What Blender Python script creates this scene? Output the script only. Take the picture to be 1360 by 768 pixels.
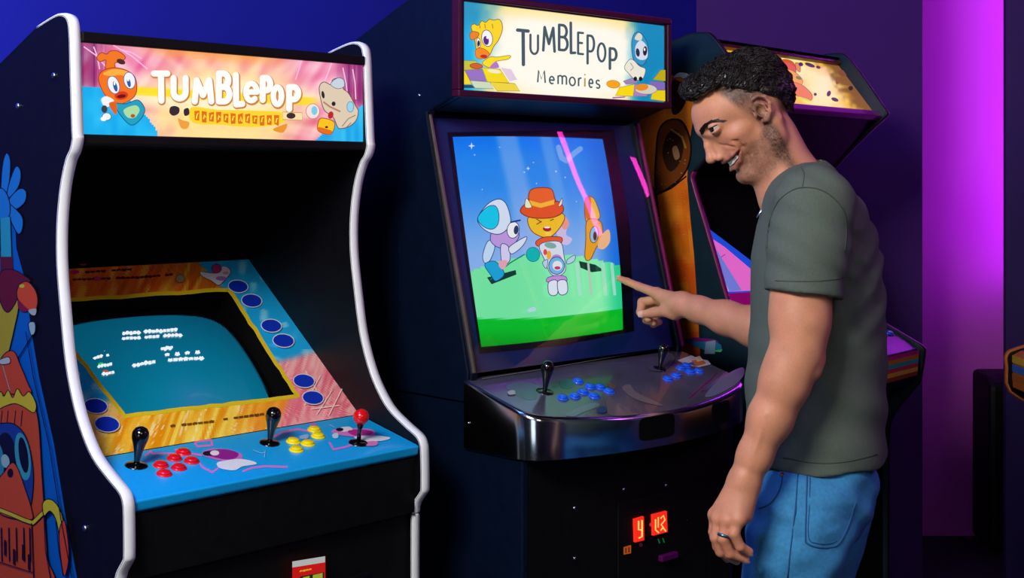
import bpy, bmesh, math, random
import numpy as np
from mathutils import Vector, Matrix

scene = bpy.context.scene
for _o in list(bpy.data.objects): bpy.data.objects.remove(_o)

# ---------------------------------------------------------------- camera
F, CX, YH, CAMH = 1800.0, 680.0, 239.5, 1.47      # focal length / horizon in pixels of a 1360x768 frame
cam = bpy.data.cameras.new('camera'); camo = bpy.data.objects.new('camera', cam)
scene.collection.objects.link(camo); scene.camera = camo
camo.location = (0, 0, CAMH); camo.rotation_euler = (math.pi/2, 0, 0)
cam.sensor_fit = 'HORIZONTAL'; cam.sensor_width = 36.0; cam.lens = 36.0*F/1360
cam.shift_y = -(384-YH)/1360; cam.clip_start = 0.05
cam.dof.use_dof = False

# ---------------------------------------------------------------- world, lights, exposure
w = bpy.data.worlds.new('world'); scene.world = w; w.use_nodes = True
w.node_tree.nodes['Background'].inputs[0].default_value = (0.02, 0.03, 0.08, 1)
w.node_tree.nodes['Background'].inputs[1].default_value = 0.25
vs = scene.view_settings
vs.view_transform = 'Standard'; vs.look = 'None'; vs.exposure = 0.0; vs.gamma = 1.0; vs.use_curve_mapping = False

def area(name, loc, target, size, power, col, size_y=None, spread=math.pi):
    l = bpy.data.lights.new(name, 'AREA'); l.energy = power; l.color = col
    l.shape = 'RECTANGLE'; l.size = size; l.size_y = size_y or size; l.spread = spread
    o = bpy.data.objects.new(name, l); scene.collection.objects.link(o); o.location = loc
    d = Vector(target)-Vector(loc); o.rotation_euler = d.to_track_quat('-Z', 'Y').to_euler()
    return o
# ceiling luminaires of the arcade, plus an added violet light at the side
area('ceiling_key_light', (-1.0, 0.5, 2.8), (0.45, 2.75, 1.2), 0.9, 105, (1.0, 0.95, 0.90), 0.7)
area('ceiling_fill_light', (0.9, -0.4, 2.7), (0.4, 2.6, 1.0), 1.0, 16, (1.0, 0.90, 0.82))
area('blue_wall_washer', (-1.2, 2.3, 2.88), (-1.5, 3.2, 1.9), 0.9, 26, (0.03, 0.14, 1.0), 0.25)
area('purple_ceiling_wash', (1.6, 3.9, 2.85), (1.15, 4.9, 1.6), 0.6, 2.2, (0.40, 0.08, 1.0), 0.3)
area('violet_rim_fill', (2.45, 2.5, 2.5), (0.75, 2.75, 1.1), 0.5, 7, (0.75, 0.16, 1.0), 0.5)  # unseen light added for the violet rim on the man's back

# ---------------------------------------------------------------- helpers
COL = scene.collection
def lin(c):
    return tuple(((x/255)/12.92 if x/255 <= .04045 else ((x/255+.055)/1.055)**2.4) for x in c)
def empty(name, loc, rz=0.0):
    o = bpy.data.objects.new(name, None); COL.objects.link(o); o.location = loc; o.rotation_euler = (0, 0, rz)
    o.empty_display_size = .1
    return o
def tag(o, label=None, cat=None, group=None, kind=None):
    if label: o['label'] = label
    if cat: o['category'] = cat
    if group: o['group'] = group
    if kind: o['kind'] = kind
    return o
def obj(name, verts, faces, mat, parent=None, smooth=False, bevel=0, autosm=None):
    me = bpy.data.meshes.new(name); me.from_pydata([tuple(v) for v in verts], [], [tuple(f) for f in faces])
    o = bpy.data.objects.new(name, me); COL.objects.link(o)
    if mat is not None: me.materials.append(mat)
    if parent is not None: o.parent = parent
    bm = bmesh.new(); bm.from_mesh(me); bmesh.ops.recalc_face_normals(bm, faces=bm.faces)
    if autosm is not None:
        for e in bm.edges:
            if len(e.link_faces) == 2 and e.calc_face_angle(0) > autosm: e.smooth = False
        for f in bm.faces: f.smooth = True
    elif smooth:
        for f in bm.faces: f.smooth = True
    bm.to_mesh(me); bm.free()
    if bevel:
        m = o.modifiers.new('bevel', 'BEVEL'); m.width = bevel; m.segments = 2; m.limit_method = 'ANGLE'; m.angle_limit = .6
    return o
class MB:
    def __init__(s): s.v = []; s.f = []
    def add(s, v, f):
        n = len(s.v); s.v += [tuple(p) for p in v]; s.f += [tuple(i+n for i in q) for q in f]; return s
    def box(s, x0, x1, y0, y1, z0, z1):
        return s.add([(x, y, z) for z in (z0, z1) for y in (y0, y1) for x in (x0, x1)],
                     [(0,2,3,1),(4,5,7,6),(0,1,5,4),(2,6,7,3),(0,4,6,2),(1,3,7,5)])
    def prism(s, prof, x0, x1):           # profile in (y, z), extruded along x
        n = len(prof)
        v = [(x0, y, z) for y, z in prof]+[(x1, y, z) for y, z in prof]
        f = [tuple(range(n)), tuple(range(2*n-1, n-1, -1))]+[(i, i+n, (i+1) % n+n, (i+1) % n) for i in range(n)]
        return s.add(v, f)
    def hull8(s, a, b):                   # two quads joined
        return s.add(list(a)+list(b), [(3,2,1,0),(4,5,6,7)]+[(i, (i+1) % 4, (i+1) % 4+4, i+4) for i in range(4)])
    def lathe(s, prof, axis_o, ax, seg=24): # prof: (radius, height)
        ax = Vector(ax).normalized(); o = Vector(axis_o)
        t = ax.orthogonal().normalized(); b = ax.cross(t)
        v = []; f = []
        for r, h in prof:
            for k in range(seg):
                a = 2*math.pi*k/seg; v.append(o+ax*h+(t*math.cos(a)+b*math.sin(a))*r)
        for j in range(len(prof)-1):
            for k in range(seg):
                f.append((j*seg+k, j*seg+(k+1) % seg, (j+1)*seg+(k+1) % seg, (j+1)*seg+k))
        f.append(tuple(range(seg-1, -1, -1))); f.append(tuple((len(prof)-1)*seg+k for k in range(seg)))
        return s.add(v, f)
    def tube(s, pts, r, seg=8, closed=False):
        pts = [Vector(p) for p in pts]; n = len(pts); v = []; f = []
        rr = r if hasattr(r, '__len__') else [r]*n
        prev = None
        for i, p in enumerate(pts):
            d = (pts[(i+1) % n] if (closed or i < n-1) else p)-(pts[i-1] if (closed or i > 0) else p)
            d = d.normalized() if d.length > 1e-9 else Vector((0, 0, 1))
            t = d.orthogonal().normalized() if prev is None else (prev-d*prev.dot(d)).normalized()
            prev = t; b = d.cross(t)
            for k in range(seg):
                a = 2*math.pi*k/seg; v.append(p+(t*math.cos(a)+b*math.sin(a))*rr[i])
        m = n if closed else n-1
        for i in range(m):
            for k in range(seg):
                a = i*seg; c = ((i+1) % n)*seg
                f.append((a+k, a+(k+1) % seg, c+(k+1) % seg, c+k))
        if not closed:
            f.append(tuple(range(seg-1, -1, -1))); f.append(tuple((n-1)*seg+k for k in range(seg)))
        return s.add(v, f)
    def build(s, name, mat, parent=None, **k): return obj(name, s.v, s.f, mat, parent, **k)

def smooth_path(pts, per=6):               # Catmull-Rom
    P = [Vector(p) for p in pts]; P = [P[0]*2-P[1]]+P+[P[-1]*2-P[-2]]; out = []
    for i in range(1, len(P)-2):
        for k in range(per):
            t = k/per; a, b, c, d = P[i-1:i+3]
            out.append(.5*((2*b)+(c-a)*t+(2*a-5*b+4*c-d)*t*t+(3*b-a-3*c+d)*t**3))
    out.append(P[-2]); return out

# ---------------------------------------------------------------- materials
def mat(name, col, rough=.5, metal=0., emit=None, estr=0., vary=.08, scale=40., bump=0., bscale=300., coat=0., spec=.5, srgb=True):
    m = bpy.data.materials.new(name); m.use_nodes = True; nt = m.node_tree; n = nt.nodes; b = n['Principled BSDF']
    c = lin(col) if srgb else col
    tc = n.new('ShaderNodeTexCoord'); no = n.new('ShaderNodeTexNoise'); no.inputs['Scale'].default_value = scale; no.inputs['Detail'].default_value = 4
    nt.links.new(tc.outputs['Object'], no.inputs['Vector'])
    r = n.new('ShaderNodeValToRGB'); r.color_ramp.elements[0].position = .3; r.color_ramp.elements[1].position = .7
    r.color_ramp.elements[0].color = (*[x*(1-vary) for x in c], 1); r.color_ramp.elements[1].color = (*[min(1, x*(1+vary)) for x in c], 1)
    nt.links.new(no.outputs['Fac'], r.inputs[0]); nt.links.new(r.outputs[0], b.inputs['Base Color'])
    mr = n.new('ShaderNodeMapRange'); mr.inputs['To Min'].default_value = max(0, rough*.85); mr.inputs['To Max'].default_value = min(1, rough*1.15)
    nt.links.new(no.outputs['Fac'], mr.inputs['Value']); nt.links.new(mr.outputs[0], b.inputs['Roughness'])
    b.inputs['Metallic'].default_value = metal; b.inputs['Specular IOR Level'].default_value = spec; b.inputs['Coat Weight'].default_value = coat
    if emit: b.inputs['Emission Color'].default_value = (*lin(emit), 1); b.inputs['Emission Strength'].default_value = estr
    if bump:
        nb = n.new('ShaderNodeTexNoise'); nb.inputs['Scale'].default_value = bscale; nb.inputs['Detail'].default_value = 3
        nt.links.new(tc.outputs['Object'], nb.inputs['Vector'])
        bu = n.new('ShaderNodeBump'); bu.inputs['Strength'].default_value = bump; bu.inputs['Distance'].default_value = .002
        nt.links.new(nb.outputs['Fac'], bu.inputs['Height']); nt.links.new(bu.outputs[0], b.inputs['Normal'])
    return m
def attr_mat(name, emit=0., base=1., rough=.4, coat=0.):
    m = bpy.data.materials.new(name); m.use_nodes = True; nt = m.node_tree; n = nt.nodes; b = n['Principled BSDF']
    a = n.new('ShaderNodeVertexColor'); a.layer_name = 'Col'
    tc = n.new('ShaderNodeTexCoord'); no = n.new('ShaderNodeTexNoise'); no.inputs['Scale'].default_value = 220
    nt.links.new(tc.outputs['Object'], no.inputs['Vector'])
    mr = n.new('ShaderNodeMapRange'); mr.inputs['To Min'].default_value = .9*base; mr.inputs['To Max'].default_value = 1.1*base
    nt.links.new(no.outputs['Fac'], mr.inputs['Value'])
    mx = n.new('ShaderNodeMix'); mx.data_type = 'RGBA'; mx.blend_type = 'MULTIPLY'; mx.inputs[0].default_value = 1
    nt.links.new(a.outputs[0], mx.inputs[6]); nt.links.new(mr.outputs[0], mx.inputs[7])
    nt.links.new(mx.outputs[2], b.inputs['Base Color'])
    b.inputs['Roughness'].default_value = rough; b.inputs['Coat Weight'].default_value = coat
    if emit:
        nt.links.new(a.outputs[0], b.inputs['Emission Color']); b.inputs['Emission Strength'].default_value = emit
    return m
M = {}
M['black'] = mat('black_laminate', (5, 6, 13), .45, bump=.05, spec=.3)
M['navy'] = mat('dark_navy_laminate', (5, 17, 38), .36, bump=.03, spec=.35)
M['matte'] = mat('matte_black_paint', (5, 5, 6), .6, spec=.25)
M['void'] = mat('unlit_interior_black', (3, 3, 4), .9, spec=.1)
M['white_trim'] = mat('white_edge_moulding', (238, 242, 248), .32, vary=.02)
M['chrome'] = mat('polished_steel', (190, 196, 205), .16, 1., vary=.03, scale=12)
M['steel'] = mat('zinc_bolt', (200, 205, 215), .25, 1.)
M['bat'] = mat('joystick_black_plastic', (8, 8, 12), .14, coat=.6)
M['redball'] = mat('joystick_red_plastic', (225, 18, 22), .16, coat=.5)
M['redbtn'] = mat('red_button_plastic', (232, 16, 40), .25, coat=.3)
M['yelbtn'] = mat('yellow_button_plastic', (250, 226, 10), .28, coat=.3)
M['blubtn'] = mat('blue_button_plastic', (20, 96, 240), .25, coat=.3)
M['print'] = attr_mat('printed_overlay', 0, 1.0, .32, .2)
M['sideprint'] = attr_mat('printed_side_art', 0, .72, .35)
M['dimprint'] = attr_mat('printed_dim_art', 0, 1.0, .3, .2)
M['backlit'] = attr_mat('backlit_translucent_print', .95, .1, .35)
M['screen'] = attr_mat('monitor_picture', .95, .02, .2)
M['wblue'] = mat('blue_painted_wall', (0, 20, 150), .7, vary=.10, scale=1.4, bump=.08, bscale=90)
M['wpurple'] = mat('purple_painted_wall', (66, 10, 112), .75, vary=.08, scale=1.4, bump=.08, bscale=90)
M['walcove'] = mat('alcove_plaster', (196, 84, 186), .7, vary=.05, scale=2, bump=.06, bscale=60)
M['wdark'] = mat('dark_violet_panel', (44, 24, 92), .6, vary=.1, scale=3)
M['carpet'] = mat('dark_carpet', (18, 16, 26), .95, vary=.4, scale=120, bump=.5, bscale=500)
M['ceil'] = mat('dark_ceiling_paint', (14, 14, 22), .9)
M['pinktrim'] = mat('magenta_edge_moulding', (120, 12, 80), .3)
M['neon'] = mat('pink_neon_glass', (255, 60, 200), .3, emit=(255, 60, 205), estr=12)
M['led'] = mat('violet_neon_glass', (200, 90, 255), .3, emit=(190, 60, 255), estr=34)

def glass_mat(name, tint=(1, 1, 1)):
    m = bpy.data.materials.new(name); m.use_nodes = True; nt = m.node_tree; n = nt.nodes
    for q in list(n): n.remove(q)
    o = n.new('ShaderNodeOutputMaterial'); mx = n.new('ShaderNodeMixShader'); t = n.new('ShaderNodeBsdfTransparent'); g = n.new('ShaderNodeBsdfGlossy')
    lw = n.new('ShaderNodeLayerWeight'); lw.inputs[0].default_value = .5; pw = n.new('ShaderNodeMath'); pw.operation = 'POWER'; pw.inputs[1].default_value = 5
    fr = n.new('ShaderNodeMath'); fr.operation = 'MULTIPLY_ADD'; fr.inputs[1].default_value = .94; fr.inputs[2].default_value = .045
    nt.links.new(lw.outputs['Facing'], pw.inputs[0]); nt.links.new(pw.outputs[0], fr.inputs[0]); t.inputs[0].default_value = (*tint, 1); g.inputs['Roughness'].default_value = .012
    tc = n.new('ShaderNodeTexCoord'); no = n.new('ShaderNodeTexNoise'); no.inputs['Scale'].default_value = 3; bu = n.new('ShaderNodeBump')
    bu.inputs['Strength'].default_value = .04; bu.inputs['Distance'].default_value = .01
    nt.links.new(tc.outputs['Object'], no.inputs['Vector']); nt.links.new(no.outputs['Fac'], bu.inputs['Height']); nt.links.new(bu.outputs[0], g.inputs['Normal'])
    nt.links.new(fr.outputs[0], mx.inputs[0]); nt.links.new(t.outputs[0], mx.inputs[1]); nt.links.new(g.outputs[0], mx.inputs[2]); nt.links.new(mx.outputs[0], o.inputs[0])
    return m
M['glass'] = glass_mat('monitor_glass', (.97, .97, .97))

# ---------------------------------------------------------------- cabinet frames and pixel rays
class Frame:                               # local x: along the front, y: backwards, z: up
    def __init__(s, O, deg):
        t = math.radians(deg); s.O = np.array(O, float); s.rz = t
        s.r = np.array([math.cos(t), math.sin(t)]); s.b = np.array([-math.sin(t), math.cos(t)])
    def ray(s, px, py):
        d = np.array([(px-CX)/F, 1.]); o = -s.O
        return np.array([o@s.r, o@s.b, CAMH]), np.array([d@s.r, d@s.b, -(py-YH)/F])
    def on(s, px, py, ax, val):
        o, d = s.ray(px, py); return o+d*(val-o[ax])/d[ax]
    def onplane(s, px, py, p, n):
        o, d = s.ray(px, py); return o+d*(np.dot(np.array(p)-o, n)/np.dot(d, n))
    def world(s, p):
        w = s.O+p[0]*s.r+p[1]*s.b; return np.array([w[0], w[1], p[2]])
    def px(s, p):
        w = s.world(p); return (CX+F*w[0]/w[1], YH-F*(w[2]-CAMH)/w[1])

def vnoise(x, y, seed=0):
    xi, yi = math.floor(x), math.floor(y); fx, fy = x-xi, y-yi
    h = lambda a, b: ((math.sin(a*127.1+b*311.7+seed*74.7)*43758.5453) % 1.0)
    fx = fx*fx*(3-2*fx); fy = fy*fy*(3-2*fy)
    return (h(xi, yi)*(1-fx)+h(xi+1, yi)*fx)*(1-fy)+(h(xi, yi+1)*(1-fx)+h(xi+1, yi+1)*fx)*fy
def mixc(a, b, t):
    t = max(0, min(1, t)); return tuple(a[i]*(1-t)+b[i]*t for i in range(3))
def sstep(a, b, x):
    t = max(0, min(1, (x-a)/(b-a))); return t*t*(3-2*t)

class Art:                                 # flat print: coloured shapes given in photo pixels, laid on a plane of a cabinet
    def __init__(s, fr, p, n, lift=.0004, step=.00012):
        s.fr = fr; s.p = np.array(p, float); s.n = np.array(n, float)/np.linalg.norm(n); s.h = lift; s.step = step
        s.v = []; s.f = []; s.c = []
    def pt(s, x, y):
        q = s.fr.onplane(x, y, s.p, s.n)+s.n*s.h; return tuple(q)
    def poly(s, pts, col):
        n = len(s.v); s.v += [s.pt(*q) for q in pts]; s.f.append(tuple(range(n, n+len(pts)))); s.c.append(lin(col)); s.h += s.step; return s
    def blob(s, pts, col, per=5, line=None, lw=1.0):      # smooth closed outline
        P = [Vector((*p, 0)) for p in pts]; k = len(P); out = []
        for i in range(k):
            a, b, c, d = P[i-1], P[i], P[(i+1) % k], P[(i+2) % k]
            for j in range(per):
                t = j/per; q = .5*((2*b)+(c-a)*t+(2*a-5*b+4*c-d)*t*t+(3*b-a-3*c+d)*t**3); out.append((q.x, q.y))
        s.poly(out, col)
        if line: s.stroke(out+[out[0]], lw, line)
        return s
    def ell(s, cx, cy, rx, ry, col, rot=0, seg=26, line=None, lw=1.0):
        c, d = math.cos(math.radians(rot)), math.sin(math.radians(rot)); pts = []
        for k in range(seg):
            a = 2*math.pi*k/seg; x, y = rx*math.cos(a), ry*math.sin(a); pts.append((cx+x*c-y*d, cy+x*d+y*c))
        s.poly(pts, col)
        if line: s.stroke(pts+[pts[0]], lw, line)
        return s
    def stroke(s, pts, w, col, cap=True):
        n = len(pts)
        if w > 2.2:                        # thick line: one bar per segment, round joints
            for i in range(n-1):
                (ax, ay), (bx, by) = pts[i], pts[i+1]; dx, dy = bx-ax, by-ay; l = math.hypot(dx, dy)
                if l < 1e-6: continue
                nx, ny = -dy/l*w/2, dx/l*w/2; k = len(s.v)
                s.v += [s.pt(ax+nx, ay+ny), s.pt(bx+nx, by+ny), s.pt(bx-nx, by-ny), s.pt(ax-nx, ay-ny)]; s.f.append((k, k+1, k+2, k+3)); s.c.append(lin(col))
            s.h += s.step*.25
            for q in (pts if cap else pts[1:-1]): s.ell(q[0], q[1], w/2, w/2, col, seg=12); s.h -= s.step
            s.h += s.step*.75; return s
        nrm = []
        for i in range(n):
            a = pts[max(i-1, 0)]; b = pts[min(i+1, n-1)]
            if pts[0] == pts[-1] and i in (0, n-1): a = pts[-2]; b = pts[1]
            dx, dy = b[0]-a[0], b[1]-a[1]; l = math.hypot(dx, dy) or 1; nrm.append((-dy/l, dx/l))
        base = len(s.v)
        for (x, y), (nx, ny) in zip(pts, nrm):
            s.v.append(s.pt(x+nx*w/2, y+ny*w/2)); s.v.append(s.pt(x-nx*w/2, y-ny*w/2))
        for i in range(n-1):
            s.f.append((base+2*i, base+2*i+2, base+2*i+3, base+2*i+1)); s.c.append(lin(col))
        s.h += s.step; return s
    def grid(s, quad, nx, ny, fn):         # soft painted ground: colour fn(px, py, u, v) per small face
        (ax, ay), (bx, by), (cx, cy), (dx, dy) = quad
        P = {}
        base = len(s.v)
        for j in range(ny+1):
            for i in range(nx+1):
                u, v = i/nx, j/ny
                s.v.append(s.pt((ax*(1-u)+bx*u)*(1-v)+(dx*(1-u)+cx*u)*v, (ay*(1-u)+by*u)*(1-v)+(dy*(1-u)+cy*u)*v))
        for j in range(ny):
            for i in range(nx):
                u, v = (i+.5)/nx, (j+.5)/ny
                x = (ax*(1-u)+bx*u)*(1-v)+(dx*(1-u)+cx*u)*v; y = (ay*(1-u)+by*u)*(1-v)+(dy*(1-u)+cy*u)*v
                k = base+j*(nx+1)+i; s.f.append((k, k+1, k+nx+2, k+nx+1)); s.c.append(lin(fn(x, y, u, v)))
        s.h += s.step; return s
    def letter(s, ch, box, w, col):        # box: x0, y0, x1, y1 in pixels, optional shear per pixel of height
        x0, y0, x1, y1 = box[:4]
        for st in GLYPH[ch]:
            s.stroke([(x0+a*(x1-x0), y1-b*(y1-y0)+(a-.5)*(x1-x0)*(box[4] if len(box) > 4 else 0)) for a, b in st], w, col)
        return s
    def scribble(s, x0, y0, x1, y1, w, col, seed=0, n=14):   # a run of unreadable small marks
        rr = random.Random(seed)
        for k in range(n):
            t = k/n; t2 = (k+.86)/n
            xa, ya = x0+(x1-x0)*t, y0+(y1-y0)*t; xb, yb = x0+(x1-x0)*t2, y0+(y1-y0)*t2
            j = rr.uniform(-.5, .5)*w
            if rr.random() < .12: continue
            s.stroke([(xa, ya+j*.6), ((xa+xb)/2, (ya+yb)/2-j*.6), (xb, yb+j*.4)], w*rr.uniform(.75, 1), col, cap=False); s.h -= s.step
        s.h += s.step; return s
    def build(s, name, m, parent):
        me = bpy.data.meshes.new(name); me.from_pydata(s.v, [], s.f); me.materials.append(m)
        at = me.color_attributes.new('Col', 'FLOAT_COLOR', 'CORNER')
        arr = np.ones((len(me.loops), 4), np.float32)
        tot = np.array([len(f) for f in s.f]); arr[:, :3] = np.repeat(np.array(s.c, np.float32), tot, axis=0)
        at.data.foreach_set('color', arr.ravel())
        o = bpy.data.objects.new(name, me); COL.objects.link(o); o.parent = parent
        return o
def arc(cx, cy, rx, ry, a0, a1, n=10):
    return [(cx+rx*math.cos(math.radians(a0+(a1-a0)*k/n)), cy+ry*math.sin(math.radians(a0+(a1-a0)*k/n))) for k in range(n+1)]
GLYPH = {
 'T': [[(0, 1), (1, 1)], [(.52, 1), (.55, 0)]],
 'U': [[(0, 1)]+arc(.5, .3, .5, .3, 180, 360)+[(1, 1)]],
 'M': [[(0, 0), (.12, 1), (.5, .3), (.88, 1), (1, 0)]],
 'B': [[(0, 0), (0, 1)], [(0, 1)]+arc(.45, .76, .45, .24, 90, -90)+[(0, .52)], [(0, .52)]+arc(.5, .26, .5, .26, 90, -90)+[(0, 0)]],
 'L': [[(.05, 1), (.1, 0), (1, .02)]],
 'E': [[(1, 1), (0, 1), (0, 0), (1, 0)], [(0, .52), (.8, .52)]],
 'e': [[(.08, .5), (.95, .5)]+arc(.5, .5, .46, .5, 0, 310, 14)],
 'P': [[(0, 0), (0, 1)], [(0, 1)]+arc(.5, .72, .5, .28, 90, -90)+[(0, .44)]],
 'O': [arc(.5, .5, .5, .5, 0, 360, 22)],
 'm': [[(0, 0), (0, 1)], [(0, .7)]+arc(.25, .75, .25, .25, 180, 0)+[(.5, 0)], [(.5, .7)]+arc(.75, .75, .25, .25, 180, 0)+[(1, 0)]],
 'r': [[(0, 0), (0, 1)], [(0, .6)]+arc(.6, .6, .6, .4, 180, 60)],
 'i': [[(.5, 0), (.5, .65)], [(.5, .86), (.5, .96)]],
 's': [arc(.5, .75, .45, .25, 30, 270)+arc(.5, .25, .45, .25, 90, -150)],
}
# ---------------------------------------------------------------- the room
def plane_wall(name, a, b, z0, z1, m, th=.08, side=1):
    a = Vector((a[0], a[1], 0)); b = Vector((b[0], b[1], 0)); d = (b-a).normalized(); n = Vector((d.y, -d.x, 0))*side
    q = [a, b, b-n*th, a-n*th]
    mb = MB().hull8([(p.x, p.y, z0) for p in q], [(p.x, p.y, z1) for p in q])
    return tag(mb.build(name, m), kind='structure')
CEIL = 2.95
tag(MB().box(-4.5, 2.83, -2.5, 5.8, -.06, 0).build('floor', M['carpet']), kind='structure')
tag(MB().box(-4.5, 2.83, -2.5, 5.8, CEIL, CEIL+.06).build('ceiling', M['ceil']), kind='structure')
WC = (.682, 5.01)
plane_wall('wall_back', (WC[0]-4.4, WC[1]-4.4), WC, 0, CEIL, M['wblue'])
plane_wall('wall_purple', WC, (1.517, 5.01), 0, CEIL, M['wpurple'])
plane_wall('wall_alcove', (1.40, 5.60), (2.75, 5.60), 0, CEIL, M['walcove'])
plane_wall('wall_return', (1.5165, 5.60), (1.5165, 5.0905), 0, CEIL, M['walcove'], th=.06, side=-1)
MB().box(1.735, 2.75, 4.76, 4.785, 0, CEIL).build('wall_panel', M['wdark'])['kind'] = 'structure'
plane_wall('wall_side', (2.75, 5.60), (2.75, -2.5), 0, CEIL, M['wdark'], side=1)

def neon(name, x, y, z0, z1, m, label, off):
    e = empty(name, (x, y, z0)); tag(e, label, 'neon light', None)
    h = z1-z0
    MB().tube([(0, 0, .03), (0, 0, h-.03)], .011, 12).build('glass_tube', m, e, smooth=True)
    MB().lathe([(.014, 0), (.014, .05), (.010, .055)], (0, 0, 0), (0, 0, 1), 14).build('end_cap', M['matte'], e)
    MB().lathe([(.010, 0), (.014, .005), (.014, .055)], (0, 0, h-.055), (0, 0, 1), 14).build('end_cap', M['matte'], e)
    for zz in (.12, h-.12):
        MB().tube([(0, 0, zz), (off[0], off[1], zz)], .006, 8).build('clip', M['steel'], e)
neon('neon_tube', 2.04, 5.41, .98, 2.9, M['led'], 'violet neon tube in the wall alcove behind the dark panel edge', (0, .19))
neon('neon_tube', 2.66, 3.84, 2.12, 2.46, M['neon'], 'short pink neon tube on the dark side wall beside the longer one', (.09, 0))
neon('neon_tube', 2.66, 3.58, 2.02, 2.80, M['neon'], 'long pink neon tube on the dark side wall', (.09, 0))

# the wall behind the viewer, with an added glowing window for fill light and steel reflections
WY = -2.5; wx0, wx1, wz0, wz1 = -2.3, -.7, .55, 2.15
mbw = MB(); mbw.box(-4.5, wx0, WY-.1, WY, 0, CEIL); mbw.box(wx1, 2.83, WY-.1, WY, 0, CEIL); mbw.box(wx0, wx1, WY-.1, WY, 0, wz0); mbw.box(wx0, wx1, WY-.1, WY, wz1, CEIL)
tag(mbw.build('wall_front', M['wdark']), kind='structure')
win = tag(empty('added_fill_window', ((wx0+wx1)/2, WY-.05, wz0)), kind='structure')
fillm = mat('glowing_fill_pane', (220, 230, 245), .2, emit=(226, 236, 255), estr=3.0, vary=.02); frm = mat('fill_window_frame', (40, 40, 46), .5)
hw = (wx1-wx0)/2; hh = wz1-wz0
for k in range(4):
    x0 = -hw+k*hw/2; MB().box(x0+.03, x0+hw/2-.03, -.006, 0, .04, hh-.04).build('fill_window_pane', fillm, win)
for k in range(5):
    x0 = -hw+k*hw/2; MB().box(max(-hw, x0-.03), min(hw, x0+.03), -.03, .03, 0, hh).build('fill_window_mullion', frm, win)
for z in (0, hh-.04): MB().box(-hw, hw, -.03, .03, z, z+.04).build('fill_window_rail', frm, win)

sp = empty('added_shade_box', (2.29, 5.44, 0)); tag(sp, 'added black box in the alcove, blocking light under the violet neon', 'shade box')  # added box, keeps the neon's light off the lower alcove
MB().prism([(-.11, .02), (.11, .02), (.11, .70), (-.06, .70), (-.11, .66)], -.41, .41).build('body', M['matte'], sp, bevel=.02)
MB().box(-.36, .36, -.122, -.111, .08, .60).build('box_front', mat('shade_box_cloth', (14, 12, 18), .9, bump=.6, bscale=700), sp, bevel=.006)
for dx in (-.34, .34): MB().box(dx-.03, dx+.03, -.09, .09, 0, .022).build('foot', M['matte'], sp)
# ---------------------------------------------------------------- shared cabinet pieces
def smooth2(pts, per=5): return [(p.y, p.z) for p in smooth_path([(0, a, b) for a, b in pts], per)]
def edge_trim(path, x0, x1, parent, m, name='edge_trim', h=.0045):
    v = []; f = []; n = len(path); xm = (x0+x1)/2; e = .0006
    for i, (y, z) in enumerate(path):
        a = path[max(i-1, 0)]; b = path[min(i+1, n-1)]; dy, dz = b[0]-a[0], b[1]-a[1]; l = math.hypot(dy, dz) or 1
        ny, nz = dz/l, -dy/l
        if trim_sign < 0: ny, nz = -ny, -nz
        for hh, x in ((-.002, x0-e), (h*.65, x0+(x1-x0)*.08), (h, xm), (h*.65, x1-(x1-x0)*.08), (-.002, x1+e)):
            v.append((x, y+ny*hh, z+nz*hh))
    for i in range(n-1):
        for k in range(4): f.append((i*5+k, i*5+k+1, i*5+k+6, i*5+k+5))
        f.append((i*5+4, i*5, i*5+5, i*5+9))
    f.append((0, 1, 2, 3, 4)); f.append(tuple((n-1)*5+k for k in (4, 3, 2, 1, 0)))
    return obj(name, v, f, m, parent, smooth=True)
trim_sign = 1
def bolt(pos, axis, parent, r=.006, name='bolt'):
    return MB().lathe([(r, 0), (r, .0012), (r*.75, .003), (r*.2, .0038)], pos, axis, 14).build(name, M['steel'], parent, smooth=True)
def frame_axes(n):                          # plane normal -> (n, along x, up the slope)
    n = Vector(n).normalized(); x = Vector((1, 0, 0)); return n, x, n.cross(x)
def joystick(pos, n, parent, topmat, ball=False, s=1.0, tilt=(0, 0)):
    n, x, u = frame_axes(n); up = (n*.75+Vector((0, 0, 1))*.25+x*tilt[0]+u*tilt[1]).normalized(); pos = Vector(pos)
    j = MB().lathe([(.021*s, 0), (.021*s, .0015), (.018*s, .003), (.006*s, .0042)], pos, n, 24).build('joystick', M['bat'], parent, smooth=True)
    if ball:
        MB().lathe([(.0045*s, 0), (.0045*s, .03*s), (.010*s, .046*s)], pos, up, 14).build('shaft', M['bat'], j, smooth=True)
        MB().lathe([(.001, 0)]+[(.0165*s*math.sin(a), .0165*s*(1-math.cos(a))) for a in [math.pi*k/14 for k in range(1, 14)]]+[(.001, .033*s)], pos+up*.038*s, up, 24).build('ball_top', topmat, j, smooth=True)
    else:
        MB().lathe([(.0052*s, 0), (.0055*s, .010*s), (.0075*s, .024*s), (.0115*s, .040*s), (.0148*s, .050*s), (.0158*s, .057*s), (.0148*s, .064*s), (.0105*s, .0705*s), (.004*s, .0735*s)], pos, up, 24).build('bat_top', topmat, j, smooth=True)
    return j
def button(pos, n, parent, m, r=.0115, name='push_button'):
    b = MB().lathe([(r*1.22, 0), (r*1.22, .0015), (r*1.12, .0032), (r*1.02, .0034)], pos, n, 20).build(name, m, parent, smooth=True)
    MB().lathe([(r*.92, .003), (r*.92, .0062), (r*.82, .0074), (r*.3, .0080)], pos, n, 20).build('plunger', m, b, smooth=True)
    return b
def side_panel(prof, x0, x1, parent, m, name='side_panel', bev=0.0):
    return MB().prism(prof, x0, x1).build(name, m, parent, bevel=bev)

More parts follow.
